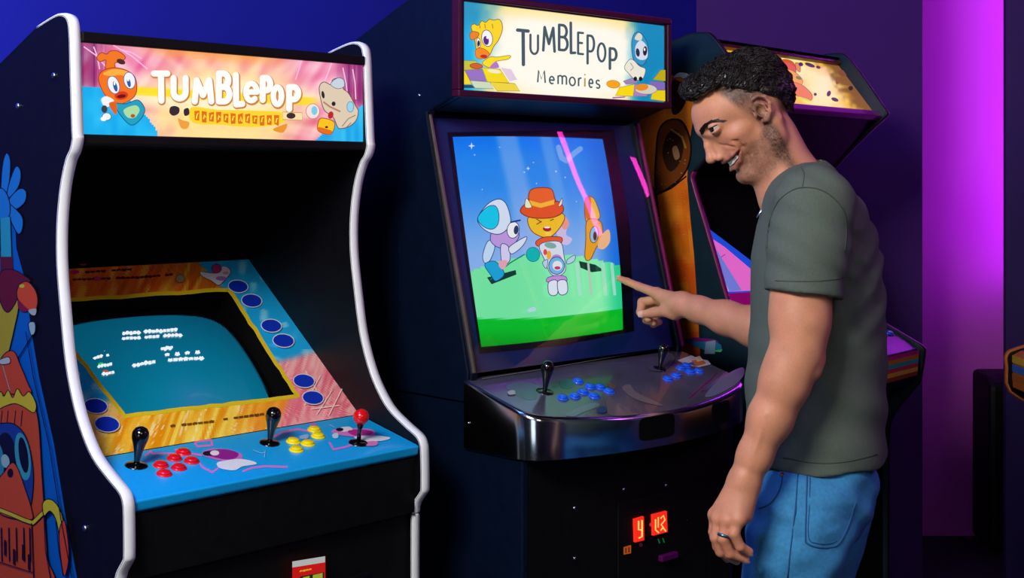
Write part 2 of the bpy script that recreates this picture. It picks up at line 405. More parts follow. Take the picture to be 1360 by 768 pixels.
# ---------------------------------------------------------------- cabinet 1: white-edged upright with the pink marquee
f1 = Frame((-.7834, 2.4142), 47.04)
c1 = empty('arcade_cabinet', (*f1.O, 0), f1.rz)
tag(c1, 'black arcade cabinet with white edge trim, pink TUMBLEPOP marquee and light-blue control panel', 'arcade cabinet')
W1, T1 = .712, .022
front1 = [(.131, 1.752), (.070, 1.766), (.040, 1.768), (.018, 1.758), (.010, 1.730), (.006, 1.66), (.000, 1.56), (-.002, 1.545), (.006, 1.524), (.022, 1.505), (.041, 1.458), (.053, 1.390), (.053, 1.315), (.040, 1.230), (.022, 1.140), (-.003, 1.074), (-.030, 1.028), (-.068, .986), (-.118, .957), (-.156, .938), (-.168, .922), (-.171, .90), (-.172, .835), (-.168, .822), (-.150, .800), (-.143, .778), (-.142, .74), (-.142, .45), (-.142, .10)]
fp1 = smooth2(front1, 4)
prof1 = fp1+[(-.13, 0), (.70, 0), (.70, 1.50), (.60, 1.562), (.271, 1.694)]
for x0, x1 in ((0, T1), (W1-T1, W1)):
    side_panel(prof1, x0, x1, c1, M['black'])
    edge_trim(fp1, x0, x1, c1, M['white_trim'])
XI, XO = T1, W1-T1
# header box with the backlit marquee
MB().box(XI, XO, .004, .030, 1.718, 1.738).build('marquee_rail', M['matte'], c1, bevel=.003)
MB().box(XI, XO, .002, .030, 1.535, 1.553).build('marquee_rail', M['matte'], c1, bevel=.003)
MB().prism([(.03, 1.738), (.03, 1.722), (.13, 1.730), (.13, 1.745)], XI, XO).build('header_top', M['black'], c1)
MB().prism([(.13, 1.745), (.13, 1.73), (.60, 1.54), (.60, 1.558), (.27, 1.690)], XI, XO).build('roof_board', M['black'], c1)
MB().box(XI, XO, .03, .34, 1.535, 1.548).build('header_underside', M['matte'], c1)
MB().box(XI, XO, .69, .70, .02, 1.5).build('back_panel', M['black'], c1)
MB().prism([(.34, 1.548), (.36, 1.548), (.46, 1.27), (.44, 1.27)], XI, XO).build('inner_back_board', M['void'], c1)
mq = MB().box(XI, XO, .0125, .018, 1.552, 1.719).build('marquee', M['matte'], c1)
A = Art(f1, (0, .0122, 0), (0, -1, 0))
def bg(x, y, u, v):
    dx, dy = x-296, (y-150)*1.5; r = math.hypot(dx, dy); a = math.atan2(dy, dx)
    ray = .5+.5*math.sin(a*17+3*vnoise(x/30, y/30))*vnoise(a*9, r/60, 2)
    ray = .6*ray+.4*vnoise(x/9+y/14, y/40, 5)
    c = mixc((226, 70, 128), (255, 214, 222), ray*1.15)
    c = mixc((255, 226, 150), c, sstep(60, 165, r+20*vnoise(x/12, y/20, 7)))
    c = mixc((255, 244, 205), c, sstep(25, 80, abs(dx)*.35+abs(y-128)*2.1))
    c = mixc(c, (255, 168, 70), .75*sstep(.16, .0, v)*sstep(.15, .35, u)*sstep(.8, .6, u))
    c = mixc(c, (112, 22, 92), .85*sstep(.13, .02, u)*sstep(.62, .4, v)*(.5+.7*vnoise(x/3.2, 2, 3)))
    c = mixc(c, (120, 22, 100), .85*sstep(.88, .97, u)*sstep(.66, .42, v)*(.4+.8*vnoise(x/3.2, 4, 3)))
    c = mixc(c, (255, 224, 20), .9*sstep(8, 3, abs(y-(122+(x-200)*.06)))*sstep(.16, .2, u)*sstep(.86, .8, u))
    if y > 116+max(0, x-128)*.62*max(.4, (x-128)/70 if x > 128 else 0) and x < 210: c = mixc((10, 168, 236), (40, 190, 245), vnoise(x/8, y/20, 9))
    if x > 418 and y > 186-(x-418)*.9+max(0, x-440)*.25: c = mixc((10, 160, 232), (60, 195, 245), vnoise(x/6, y/30, 9))
    return c
bl, br = f1.px((XI, .0122, 1.553)), f1.px((XO, .0122, 1.553)); tl, tr = f1.px((XI, .0122, 1.718)), f1.px((XO, .0122, 1.718))
A.grid([tl, tr, br, bl], 150, 46, bg)
for (x0, y0, x1, y1) in ((111, 62, 140, 88), (150, 60, 196, 92), (160, 66, 188, 78), (124, 62, 132, 92), (455, 90, 462, 138), (468, 92, 472, 132), (440, 84, 430, 110), (400, 80, 392, 106)):
    A.stroke([(x0, y0), ((x0+x1)/2+1, (y0+y1)/2-2), (x1, y1)], 1.6, (255, 190, 226), cap=False)
OUT = (120, 40, 10)
# orange cartoon creature on the left of the print
A.blob([(128, 76), (134, 70), (141, 72), (146, 68), (156, 68), (166, 76), (160, 82), (152, 84), (152, 92), (140, 92), (140, 80), (132, 82)], (240, 120, 20), line=(150, 50, 10), lw=1)
A.ell(160, 82, 6, 3.4, (70, 40, 30), 20)
A.blob([(130, 104), (136, 94), (150, 90), (166, 93), (178, 102), (181, 118), (176, 130), (160, 138), (146, 133), (136, 122)], (243, 116, 22), line=(150, 50, 10), lw=1)
A.blob([(136, 98), (150, 92), (168, 95), (176, 104), (160, 100), (145, 101)], (255, 176, 60))
A.ell(150, 113, 7.5, 12, (236, 244, 250), -18, line=(60, 90, 140), lw=.8); A.ell(171, 107, 7.5, 11, (236, 244, 250), -12, line=(60, 90, 140), lw=.8)
A.ell(152, 115, 2.6, 7, (40, 90, 160), -15); A.ell(170, 110, 2.4, 6, (40, 90, 160), -12); A.ell(151, 111, 1.2, 2.4, (255, 255, 255)); A.ell(169, 106, 1.2, 2.2, (255, 255, 255))
A.ell(160, 127, 9, 5.5, (214, 58, 16), -8); A.ell(160, 128, 6, 2.4, (110, 16, 10), -8)
A.blob([(152, 138), (166, 138), (182, 133), (191, 146), (184, 160), (172, 166), (158, 152)], (30, 160, 190), line=(10, 80, 110), lw=1)
A.blob([(163, 146), (178, 140), (184, 146), (178, 156), (168, 156)], (170, 220, 160)); A.ell(175, 154, 3, 2.4, (170, 90, 40))
A.blob([(133, 132), (140, 128), (150, 134), (142, 142), (136, 140)], (240, 244, 250)); A.blob([(143, 138), (152, 136), (154, 148), (151, 152)], (226, 96, 20))
A.ell(140, 155, 6, 5, (236, 240, 246), line=(60, 70, 90), lw=.8); A.ell(137, 145, 4, 5, (60, 60, 70)); A.ell(136, 158, 4, 3, (250, 250, 252))
# pale cartoon creature on the right
A.blob([(422, 118), (428, 109), (438, 113), (440, 106), (451, 104), (456, 111), (454, 118), (461, 124), (470, 140), (474, 148), (471, 160), (462, 168), (450, 171), (446, 168), (440, 155), (428, 145)], (222, 204, 176), line=(80, 70, 70), lw=1)
A.blob([(437, 112), (446, 104), (454, 106), (455, 115), (446, 118)], (200, 212, 224), line=(90, 110, 140), lw=.8)
A.ell(427, 126, 2, 5, (40, 30, 30), -10); A.ell(441, 138, 2.6, 3, (30, 28, 30)); A.stroke([(428, 136), (436, 142), (449, 148)], 2.4, (190, 130, 110)); A.ell(437, 153, 3.6, 5, (190, 40, 30), 15)
A.ell(463, 142, 4.5, 7, (150, 214, 240), line=(90, 130, 160), lw=.8); A.stroke([(452, 168), (460, 158), (470, 153)], 1, (120, 110, 105)); A.stroke([(456, 171), (464, 163)], 1, (120, 110, 105))
A.ell(413, 148, 9, 10, (250, 226, 214), line=(190, 120, 130), lw=.8); A.ell(415, 147, 4, 6, (120, 206, 236))
A.blob([(420, 163), (425, 157), (441, 162), (440, 174), (434, 179), (420, 174)], (250, 196, 20), line=(140, 70, 10), lw=1); A.blob([(420, 169), (438, 174), (434, 179), (420, 174)], (230, 110, 20)); A.ell(431, 169, 2, 1.4, (40, 30, 10))
# TUMBLEPOP in fat white letters and the subtitle lettering below it
LB = [('T', (201, 98, 219, 134)), ('U', (227, 104, 243, 131)), ('M', (255, 107, 277, 135)), ('B', (287, 98, 301, 135)), ('L', (309, 100, 318, 139)), ('e', (322, 111, 338, 134)), ('P', (345, 104, 355, 133)), ('O', (359, 116, 370, 139)), ('P', (380, 116, 392, 145))]
for ch, b in LB: A.letter(ch, (b[0]+1.4, b[1]+1.2, b[2]+1.4, b[3]+1.2), 10.4, (206, 132, 60))
for ch, b in LB: A.letter(ch, b, 7.4 if ch in 'eO' else 8.2, (255, 252, 246))
A.blob([(250, 143), (285, 146), (325, 147), (372, 150), (371, 164), (330, 169), (290, 166), (252, 163)], (255, 214, 40))
rr = random.Random(4)
for k in range(12):
    x = 254+k*9.6; y = 148+k*.5
    A.poly([(x, y+rr.uniform(-1, 2)), (x+7, y+rr.uniform(-1, 2)), (x+6.5, y+13+rr.uniform(-2, 2)), (x+.6, y+13+rr.uniform(-2, 2))], (226, 110, 14)); A.h -= A.step
A.h += A.step
for k in range(12):
    x = 256.6+k*9.6; y = 150+k*.5
    A.stroke([(x, y+8), (x+1.2, y+2), (x+3, y+9*rr.random())], 1.6, (255, 226, 60), cap=False); A.h -= A.step
A.h += A.step
A.blob([(222, 143), (228, 141), (234, 144), (233, 151), (226, 154), (221, 150)], (50, 40, 44)); A.blob([(240, 146), (246, 144), (247, 152), (241, 154)], (50, 40, 44))
A.poly([(371, 149), (397, 150), (397, 160), (371, 159)], (250, 226, 170)); A.stroke([(371, 149), (397, 150), (397, 160), (371, 159), (371, 149)], .8, (190, 140, 60)); A.ell(382, 154, 6, 4, (60, 44, 36))
A.blob([(232, 158), (238, 160), (247, 163), (244, 171), (236, 170)], (240, 160, 60)); A.blob([(358, 172), (366, 168), (377, 165), (372, 176), (362, 175)], (238, 150, 40))
A.build('printed_art', M['backlit'], mq)
# control panel, bezel, monitor
nCP = Vector((0, -(.962-.920), .187)).normalized(); pCP = (0, -.165, .920)
MB().prism([(-.166, .920), (.026, .9625), (.026, .94), (-.150, .895), (-.163, .902)], XI, XO).build('control_panel', mat('sky_blue_panel', (12, 168, 240), .38, vary=.03), c1, bevel=.003)
cp1 = c1.children[-1]
MB().prism([(-.158, .895), (-.150, .895), (-.146, .78), (-.150, .78)], XI, XO).build('panel_apron', M['matte'], c1)
MB().box(XI, XO, -.132, -.114, .04, .80).build('front_panel', M['matte'], c1)
A = Art(f1, pCP, tuple(nCP), lift=.0005)
PK = (226, 122, 214)
A.poly([f1.px((XI+.002, -.160, .9212)), f1.px((XO-.002, -.160, .9212)), f1.px((XO-.002, .022, .9616)), f1.px((XI+.002, .022, .9616))], (12, 168, 240))
for s in ([(192, 606), (200, 600), (203, 603), (228, 603), (250, 606)], [(262, 612), (270, 622), (282, 628), (290, 622)], [(322, 627), (335, 622), (352, 620), (382, 621)], [(258, 588), (280, 585), (282, 592), (262, 594), (258, 588)], [(362, 582), (375, 575), (395, 571), (412, 574)], [(437, 588), (443, 598), (462, 594), (470, 590)], [(232, 598), (246, 602), (268, 606)]):
    A.stroke(s, 2.6, PK, cap=False)
A.blob([(268, 604), (276, 598), (296, 597), (314, 601), (322, 606), (318, 614), (300, 614), (280, 610)], (206, 120, 206))
A.blob([(270, 604), (280, 599), (300, 598), (316, 603), (312, 610), (296, 611)], (150, 30, 150)); A.ell(276, 603.5, 7, 3.2, (26, 14, 40)); A.ell(285, 603, 6, 3.4, (238, 240, 250))
A.blob([(288, 616), (300, 613), (318, 611), (336, 614), (340, 618), (322, 621), (312, 626), (298, 625), (290, 622)], (232, 240, 250))
A.blob([(440, 575), (452, 569), (468, 570), (494, 572), (497, 580), (480, 582), (455, 580)], (222, 130, 206)); A.blob([(447, 571), (462, 568), (468, 572), (456, 575)], (238, 240, 250)); A.ell(451, 572, 5, 2.4, (24, 14, 36)); A.blob([(462, 574), (480, 572), (495, 575), (488, 580), (470, 580)], (196, 40, 150))
A.blob([(470, 582), (494, 580), (518, 583), (508, 587), (484, 588)], (232, 240, 250)); A.blob([(482, 589), (500, 588), (500, 593), (488, 594)], (226, 130, 206)); A.blob([(441, 579), (448, 577), (449, 583), (443, 584)], (200, 232, 250))
A.blob([(398, 581), (408, 579), (409, 584), (399, 585)], (150, 190, 240)); A.ell(416, 567, 5, 3, (190, 110, 200))
for s in ([(336, 600), (346, 604), (352, 603)], [(352, 600), (351, 610)], [(437, 566), (444, 570)]): A.stroke(s, .8, (150, 220, 255), cap=False)
A.build('printed_art', M['print'], cp1)
onCP = lambda x, y: f1.onplane(x, y, pCP, tuple(nCP))
for (x, y, tm, ball, tl_) in ((181, 619, M['bat'], False, (.05, 0)), (358, 589, M['bat'], False, (.04, 0)), (476, 589, M['redball'], True, (.03, .05))):
    joystick(onCP(x, y), nCP, c1, tm, ball, 1.0, tl_)
for x, y in ((243.5, 602), (231.5, 610), (254.5, 613.5), (213.5, 619), (237.5, 622.5), (218, 630.5)): button(onCP(x, y), nCP, c1, M['redbtn'], .0122)
for x, y in ((417.5, 572), (422.5, 580.5), (389.5, 587.5), (409, 590.5), (393.5, 598.5)): button(onCP(x, y), nCP, c1, M['yelbtn'], .0122)
# monitor bezel with printed frame
pB = np.array((0, .026, .9625)); qB = np.array((0, .425, 1.282)); sB = (qB-pB)/np.linalg.norm(qB-pB); nB = np.array((0, -sB[2], sB[1]))
OC = [f1.px((XI, .425, 1.282)), f1.px((XO, .425, 1.282)), f1.px((XO, .026, .9625)), f1.px((XI, .026, .9625))]
IN = [(47, 402), (304, 385), (395, 527), (166, 553)]
bez = obj('monitor_bezel', [], [], M['matte'], c1)
def toB(q, h=0): return f1.onplane(*q, pB, nB)+nB*h
mb = MB()
for k in range(4):
    k2 = (k+1) % 4
    mb.hull8([toB(OC[k]), toB(OC[k2]), toB(IN[k2]), toB(IN[k])], [toB(OC[k], -.004), toB(OC[k2], -.004), toB(IN[k2], -.004), toB(IN[k], -.004)])
bpy.data.objects.remove(bez); bez = mb.build('monitor_bezel', M['matte'], c1)
A = Art(f1, pB, nB, lift=.0004)
def bz(x, y, u, v):
    st = vnoise((x+y*.35)/5.5, y/45, 3); st2 = vnoise((x+y*.3)/2.4, y/30, 8)
    org = mixc((236, 150, 10), (255, 226, 90), st*1.4-.25); org = mixc(org, (255, 245, 200), sstep(.72, .9, st2)*.7)
    blue = mixc((24, 170, 236), (120, 214, 250), sstep(.55, .95, vnoise(x/14, y/9, 4)))
    pk = mixc((232, 90, 120), (255, 190, 190), st2*1.2)
    return org, blue, pk
def fn_bot(x, y, u, v):
    org, blue, pk = bz(x, y, u, v)
    c = mixc(org, mixc((255, 150, 40), org, .35), sstep(300, 345, x)*vnoise(x/9, y/20, 6)*1.4)
    c = mixc(c, pk, sstep(372, 386, x+(y-540)*.4)); return c
def fn_top(x, y, u, v):
    org, blue, pk = bz(x, y, u, v)
    c = mixc(mixc((196, 70, 16), (236, 130, 30), vnoise((x+y*.5)/4, y/20, 2)), (240, 190, 60), .8*sstep(.55, .9, vnoise((x+y*.4)/7, y/30, 12)))
    return mixc(c, blue, sstep(256, 264, x-(y-345)*.9))
def fn_right(x, y, u, v):
    org, blue, pk = bz(x, y, u, v)
    return mixc(blue, pk, sstep(-4, 6, (y-468)*.75-(412-x)*.2) if x > 340 and y > 420 else 0)
def fn_left(x, y, u, v):
    org, blue, pk = bz(x, y, u, v)
    return mixc(blue, mixc(org, (255, 200, 150), .4), sstep(530, 545, y+(x-130)*.35))
def sub(a, b, t): return (a[0]+(b[0]-a[0])*t, a[1]+(b[1]-a[1])*t)
A.grid([OC[0], OC[1], IN[1], IN[0]], 90, 14, fn_top); A.grid([IN[3], IN[2], OC[2], OC[3]], 110, 16, fn_bot)
A.grid([IN[1], OC[1], OC[2], IN[2]], 22, 64, fn_right); A.grid([OC[0], IN[0], IN[3], OC[3]], 18, 60, fn_left)
A.poly([(345, 470), (395, 475), (430, 470), (478, 552), (440, 556), (415, 545), (398, 528)], (250, 176, 190)) if False else None
rr = random.Random(2)
ring = []
for k in range(4):
    for t in range(16):
        q = sub(IN[k], IN[(k+1) % 4], t/16); ring.append((q[0]+rr.uniform(-1, 1), q[1]+rr.uniform(-.8, .8)))
A.stroke(ring+[ring[0]], 5.2, (226, 196, 34), cap=False)
A.scribble(113, 362, 176, 358, 3.2, (70, 30, 12), 1, 9); A.scribble(96, 372, 186, 369, 3.2, (80, 34, 14), 3, 14); A.scribble(186, 369, 230, 365, 3.2, (80, 34, 14), 5, 8)
A.ell(99, 362, 6, 2.6, (196, 30, 110)); A.ell(129, 371, 4, 3, (196, 40, 130)); A.ell(239, 371, 6, 5.5, (150, 140, 110), line=(50, 40, 30), lw=.7); A.ell(110, 352, 5, 1.6, (150, 40, 40))
A.scribble(226, 567, 292, 560, 3.4, (120, 76, 10), 6, 9); A.scribble(296, 558, 365, 549, 3.4, (110, 70, 10), 9, 10)
A.blob([(266, 362), (282, 364), (292, 362), (290, 356), (300, 355), (306, 362), (300, 371), (290, 380), (280, 374), (268, 368)], (220, 216, 230), line=(60, 50, 90), lw=.8)
A.ell(287, 358, 6.5, 6, (190, 50, 120), line=(70, 20, 60), lw=.7); A.ell(293, 371, 7, 3, (170, 110, 190)); A.ell(299, 364, 4, 2, (230, 140, 170))
for a, b in (([(405, 494), (420, 520)], 0), ([(425, 500), (404, 540)], 0), ([(440, 520), (420, 552)], 0), ([(455, 515), (436, 553)], 0), ([(412, 545), (450, 540)], 0)): A.stroke(a, 1.6, (255, 214, 214), cap=False)
for x, y, r in ((315.5, 382, 12.5), (333.5, 401, 13), (359.5, 434.5, 13), (375.5, 454.5, 13.5), (402.5, 508, 13.5), (414.5, 530.5, 13.5), (141, 566, 16), (126, 542, 15), (90, 500, 14)):
    A.ell(x, y, r+1.2, r*.62+1.2, (214, 226, 240), 6); A.ell(x, y, r, r*.62, (16, 50, 190), 6)
A.build('printed_art', M['print'], bez)
# recessed tube behind the bezel opening
mb = MB(); dep = .075
for k in range(4):
    a, b = toB(IN[k]), toB(IN[(k+1) % 4]); a2, b2 = a-nB*dep, b-nB*dep
    mb.add([a, b, b2, a2], [(0, 1, 2, 3)])
mb.build('monitor_shroud', M['void'], c1)
c3 = [toB(q) for q in IN]; ctr = sum(c3)/4
def crt_pt(u, v):
    p = (c3[0]*(1-u)+c3[1]*u)*(1-v)+(c3[3]*(1-u)+c3[2]*u)*v
    a, b = 2*u-1, 2*v-1
    return p-nB*(.072-.046*(1-.5*a*a-.5*b*b))
def crt_fn(u, v):
    a, b = (2*u-1), (2*v-1)
    e = max(abs(a)/.93, abs(b-.03)/.90)
    rr_ = (abs(a)/.93)**6+(abs(b-.04)/.93)**6
    c = mixc((8, 82, 116), (10, 150, 190), .25+.55*v+.2*(1-a*a)); c = mixc(c, (70, 140, 200), .6*math.exp(-((u-.5)/.13)**2-((v-.86)/.16)**2)); return mixc(c, (4, 5, 8), sstep(.90, 1.04, rr_))
nn = 90; vv = [crt_pt(i/nn, j/nn) for j in range(nn+1) for i in range(nn+1)]; ff = []; cc = []
for j in range(nn):
    for i in range(nn):
        k = j*(nn+1)+i; ff.append((k, k+1, k+nn+2, k+nn+1)); cc.append(lin(crt_fn((i+.5)/nn, (j+.5)/nn)))
def col_mesh(name, v, f, c, m, parent, smooth=True):
    me = bpy.data.meshes.new(name); me.from_pydata([tuple(p) for p in v], [], f); me.materials.append(m)
    at = me.color_attributes.new('Col', 'FLOAT_COLOR', 'CORNER'); arr = np.ones((len(me.loops), 4), np.float32)
    arr[:, :3] = np.repeat(np.array(c, np.float32), [len(q) for q in f], axis=0); at.data.foreach_set('color', arr.ravel())
    if smooth: me.polygons.foreach_set('use_smooth', [True]*len(f))
    o = bpy.data.objects.new(name, me); COL.objects.link(o); o.parent = parent; return o
crt = col_mesh('picture_tube', vv, ff, cc, attr_mat('picture_tube_glow', .5, .25, .12, .5), c1)
class TubeArt(Art):                        # print that follows the bulge of the tube
    def pt(s, x, y):
        h = -.03
        for _ in range(4):
            q = f1.onplane(x, y, pB+nB*h, nB); e0 = (c3[1]+c3[2]-c3[0]-c3[3])/2; e1 = (c3[3]+c3[2]-c3[0]-c3[1])/2
            d_ = q-ctr; a_, b_ = 2*np.dot(d_, e0)/np.dot(e0, e0), 2*np.dot(d_, e1)/np.dot(e1, e1); h = -.072+.046*(1-.5*a_*a_-.5*b_*b_)
        return tuple(q+nB*s.h)
WH = (238, 248, 255)
def text_line(*runs):
    global A
    A = TubeArt(f1, ctr, nB, lift=.0012)
    for r in runs: A.scribble(*r)
    A.build('screen_text_line', M['screen'], crt)
text_line((147, 444.5, 236, 438.5, 4.6, WH, 3, 18), (152, 451, 242, 445.5, 4.2, WH, 8, 18))
for x0, y0, x1, y1 in ((214, 464, 229, 462), (219, 472, 266, 468), (223, 479, 271, 476), (176, 486, 212, 480)): text_line((x0, y0, x1, y1, 4.6, WH, int(x0), 7))
for k, (x0, y0, x1, c) in enumerate(((117, 468, 140, (220, 40, 60)), (124, 476, 145, (190, 40, 60)), (130, 488, 149, (20, 190, 110)), (136, 498, 156, (200, 70, 60)))):
    A = TubeArt(f1, ctr, nB, lift=.0012); A.ell(x0+4, y0-4, 4, 2, c); A.ell(x0+9, y0-1, 3, 1.5, c); A.scribble(x0, y0, x1, y0-4, 4.2, WH, k+20, 5); A.build('screen_text_line', M['screen'], crt)
# coin door
cd = MB().box(.235, .570, -.1395, -.130, .30, .668).build('coin_door', M['matte'], c1, bevel=.004)
MB().box(.255, .550, -.1425, -.138, .32, .648).build('door_leaf', M['black'], cd, bevel=.003)
MB().box(.228, .577, -.1415, -.131, .668, .678).build('door_frame_bar', M['black'], cd, bevel=.002)
lb = MB().box(.435, .515, -.1455, -.1415, .52, .632).build('coin_label', M['matte'], cd, bevel=.001)
A = Art(f1, (0, -.1457, 0), (0, -1, 0))
A.poly([(388, 747), (432, 739), (432, 800), (388, 808)], (226, 26, 22)); A.poly([(388, 746), (431.5, 739), (431.5, 747), (388, 754)], (206, 210, 208)); A.scribble(398, 759, 414, 756, 2.4, (250, 190, 40), 2, 4)
A.poly([(398, 766), (430, 760), (430, 790), (398, 796)], (30, 40, 20)); A.poly([(402, 767), (411, 765), (409, 776), (402, 777)], (190, 200, 40)); A.poly([(415, 764), (428, 761), (428, 774), (415, 776)], (180, 190, 60))
A.build('printed_art', attr_mat('lit_coin_label', .55, .3), lb)
MB().lathe([(.008, 0), (.008, .003), (.004, .005)], (.385, -.1425, .575), (0, -1, 0), 16).build('coin_lock', M['steel'], cd)
# bolts and printed side art on the near side panel
for x, y in ((71.5, 100.5), (24, 141), (113, 702)): bolt(tuple(f1.on(x, y, 0, 0)), (-1, 0, 0), c1)
A = Art(f1, (0, 0, 0), (-1, 0, 0), lift=.0004)
BL, LN = (0, 92, 196), (4, 6, 14)
A.poly([(-60, 250), (18, 250), (22, 330), (33, 370), (42, 440), (52, 500), (72, 590), (88, 690), (104, 775), (-60, 775)], BL)
for pts in ([(2, 258), (3, 225), (8, 204), (14, 212), (13, 240), (8, 262)], [(10, 256), (15, 236), (22, 221), (28, 228), (26, 246), (14, 262)], [(13, 264), (26, 251), (35, 254), (34, 268), (22, 278), (14, 272)], [(10, 270), (22, 278), (31, 290), (30, 306), (24, 310), (14, 290)], [(-12, 262), (2, 250), (12, 262), (14, 285), (2, 295), (-12, 290)]):
    A.blob(pts, (22, 120, 210), line=LN, lw=1.2)
A.poly([(1, 290), (15, 288), (17, 342), (2, 344)], (36, 150, 190)); A.stroke([(1, 290), (2, 344)], 1.2, LN); A.stroke([(15, 288), (17, 342)], 1.2, LN)
A.poly([(2, 341), (18, 341), (19, 362), (2, 362)], (84, 22, 26))
A.blob([(-14, 400), (0, 388), (16, 392), (26, 402), (22, 430), (8, 478), (-14, 470)], (160, 150, 14), line=LN, lw=1.2)
A.blob([(2, 362), (18, 358), (34, 366), (42, 374), (28, 380), (24, 398), (14, 414), (6, 410), (0, 390)], (96, 18, 26), line=LN, lw=1.2)
A.blob([(28, 378), (38, 374), (48, 384), (52, 398), (49, 412), (40, 412), (28, 402), (24, 390)], (196, 72, 14), line=LN, lw=1.2)
A.ell(31, 380, 3.6, 2.4, (190, 180, 30)); A.blob([(26, 398), (34, 406), (40, 412), (32, 414), (26, 408)], (120, 20, 50)); A.blob([(40, 412), (50, 410), (49, 418), (44, 418)], (160, 170, 180))
A.blob([(40, 430), (48, 428), (49, 440), (44, 446)], (140, 180, 200), line=LN, lw=1); A.stroke([(46, 444), (30, 470), (24, 480)], 1.4, LN)
A.blob([(4, 476), (20, 466), (30, 486), (40, 510), (44, 522), (26, 530), (8, 528), (-10, 520)], (186, 68, 14), line=LN, lw=1.3); A.stroke([(4, 478), (16, 520)], 1, (140, 150, 160)); A.blob([(2, 478), (14, 474), (16, 482), (4, 484)], (170, 180, 190), line=LN, lw=1)
A.blob([(-12, 545), (0, 528), (24, 524), (46, 536), (54, 560), (58, 620), (62, 680), (66, 740), (70, 775), (-30, 775)], (184, 70, 16), line=LN, lw=1.6)
A.blob([(-6, 530), (4, 520), (8, 526), (14, 518), (20, 528), (26, 516), (34, 526), (42, 520), (51, 536), (48, 548), (34, 540), (22, 536), (8, 540), (-4, 546)], (190, 180, 20), line=LN, lw=1.2)
for x in (6, 14, 24, 33): A.stroke([(x, 545), (x-2, 566)], 1, LN, cap=False)
A.blob([(-8, 570), (8, 562), (24, 564), (38, 580), (46, 610), (48, 640), (44, 672), (34, 668), (6, 640), (-8, 620)], (20, 60, 150), line=LN, lw=1.4)
A.ell(12, 604, 13, 30, (10, 14, 24), -4); A.ell(34, 606, 10, 32, (50, 150, 180), -8); A.ell(35, 604, 6, 24, (6, 8, 14), -8); A.ell(2, 612, 7, 24, (40, 130, 170), -4); A.ell(11, 612, 5.5, 9, (140, 180, 200), -10)
A.blob([(2, 640), (10, 626), (20, 614), (28, 622), (38, 650), (46, 676), (44, 690), (2, 680)], (188, 72, 18), line=LN, lw=1.3)
A.ell(18, 628, 4, 6, (20, 8, 8))
A.stroke([(2, 676), (20, 683), (36, 690), (48, 694), (62, 680)], 6.5, LN); A.stroke([(2, 676), (20, 683), (36, 690), (48, 694), (62, 680)], 4.4, (190, 180, 24))
for x0 in (6, 16, 26, 36, 44): A.stroke([(x0, 700), (x0+1, 745)], 1.6, LN, cap=False)
for x0, y0 in ((10, 716), (22, 728), (34, 722), (42, 735)): A.poly([(x0, y0), (x0+3, y0+1), (x0+3, y0+22), (x0, y0+20)], (20, 8, 8))
A.stroke([(47, 694), (50, 775)], 1.4, LN); A.stroke([(2, 745), (50, 760)], 1.2, LN)
A.blob([(62, 668), (70, 662), (80, 668), (88, 684), (90, 706), (84, 708), (80, 690), (72, 678), (64, 684)], (190, 182, 24), line=LN, lw=1.3)
A.blob([(84, 708), (91, 690), (96, 716), (97, 742), (92, 764), (88, 752)], (190, 66, 16), line=LN, lw=1.3); A.stroke([(64, 684), (66, 730), (74, 775)], 1.2, LN); A.stroke([(80, 692), (84, 730), (90, 764)], 1.2, LN)
A.stroke([(40, 440), (50, 500), (71, 590), (87, 690), (103, 775)], 1.2, LN)
A.build('side_art', M['sideprint'], c1)
# ---------------------------------------------------------------- cabinet 2: large cabinet with steel control panel and bright game screen
f2 = Frame((-.1197, 3.0151), 43.89)
c2 = empty('arcade_cabinet', (*f2.O, 0), f2.rz)
tag(c2, 'tall dark navy arcade cabinet with cream TUMBLEPOP Memories marquee and curved steel control panel', 'arcade cabinet')
W2 = .735
prof2 = [(0.0, 1.885), (.18, 1.889), (.436, 1.787), (.77, 1.655), (.78, 1.62), (.78, 0), (-.19, 0), (-.203, .02), (-.205, .86), (-.205, .95), (-.036, 1.00), (-.045, 1.043), (.105, 1.612), (.10, 1.628), (.02, 1.654), (0.0, 1.664)]
for x0, x1 in ((0, .02), (W2-.02, W2)): side_panel(prof2, x0, x1, c2, M['navy'], bev=.004)
MB().prism([(.10, 1.63), (.165, 1.592), (.190, 1.565), (.200, 1.535), (.206, 1.45), (.206, .98), (-.034, .98), (-.040, 1.043), (.099, 1.612)], -.007, -.0005).build('housing_plate', M['navy'], c2, bevel=.003)
MB().prism([(0, 1.885), (.18, 1.889), (.436, 1.787), (.77, 1.655), (.77, 1.64), (.43, 1.772), (.178, 1.874), (0, 1.870)], .02, W2-.02).build('top_board', M['navy'], c2)
MB().box(.02, W2-.02, .765, .78, .02, 1.62).build('back_panel', M['black'], c2)
MB().box(.02, W2-.02, -.205, -.19, .02, .875).build('front_panel', M['matte'], c2)
MB().prism([(0, 1.664), (.02, 1.654), (.10, 1.628), (.11, 1.64), (.02, 1.668)], .02, W2-.02).build('marquee_underside', M['black'], c2)
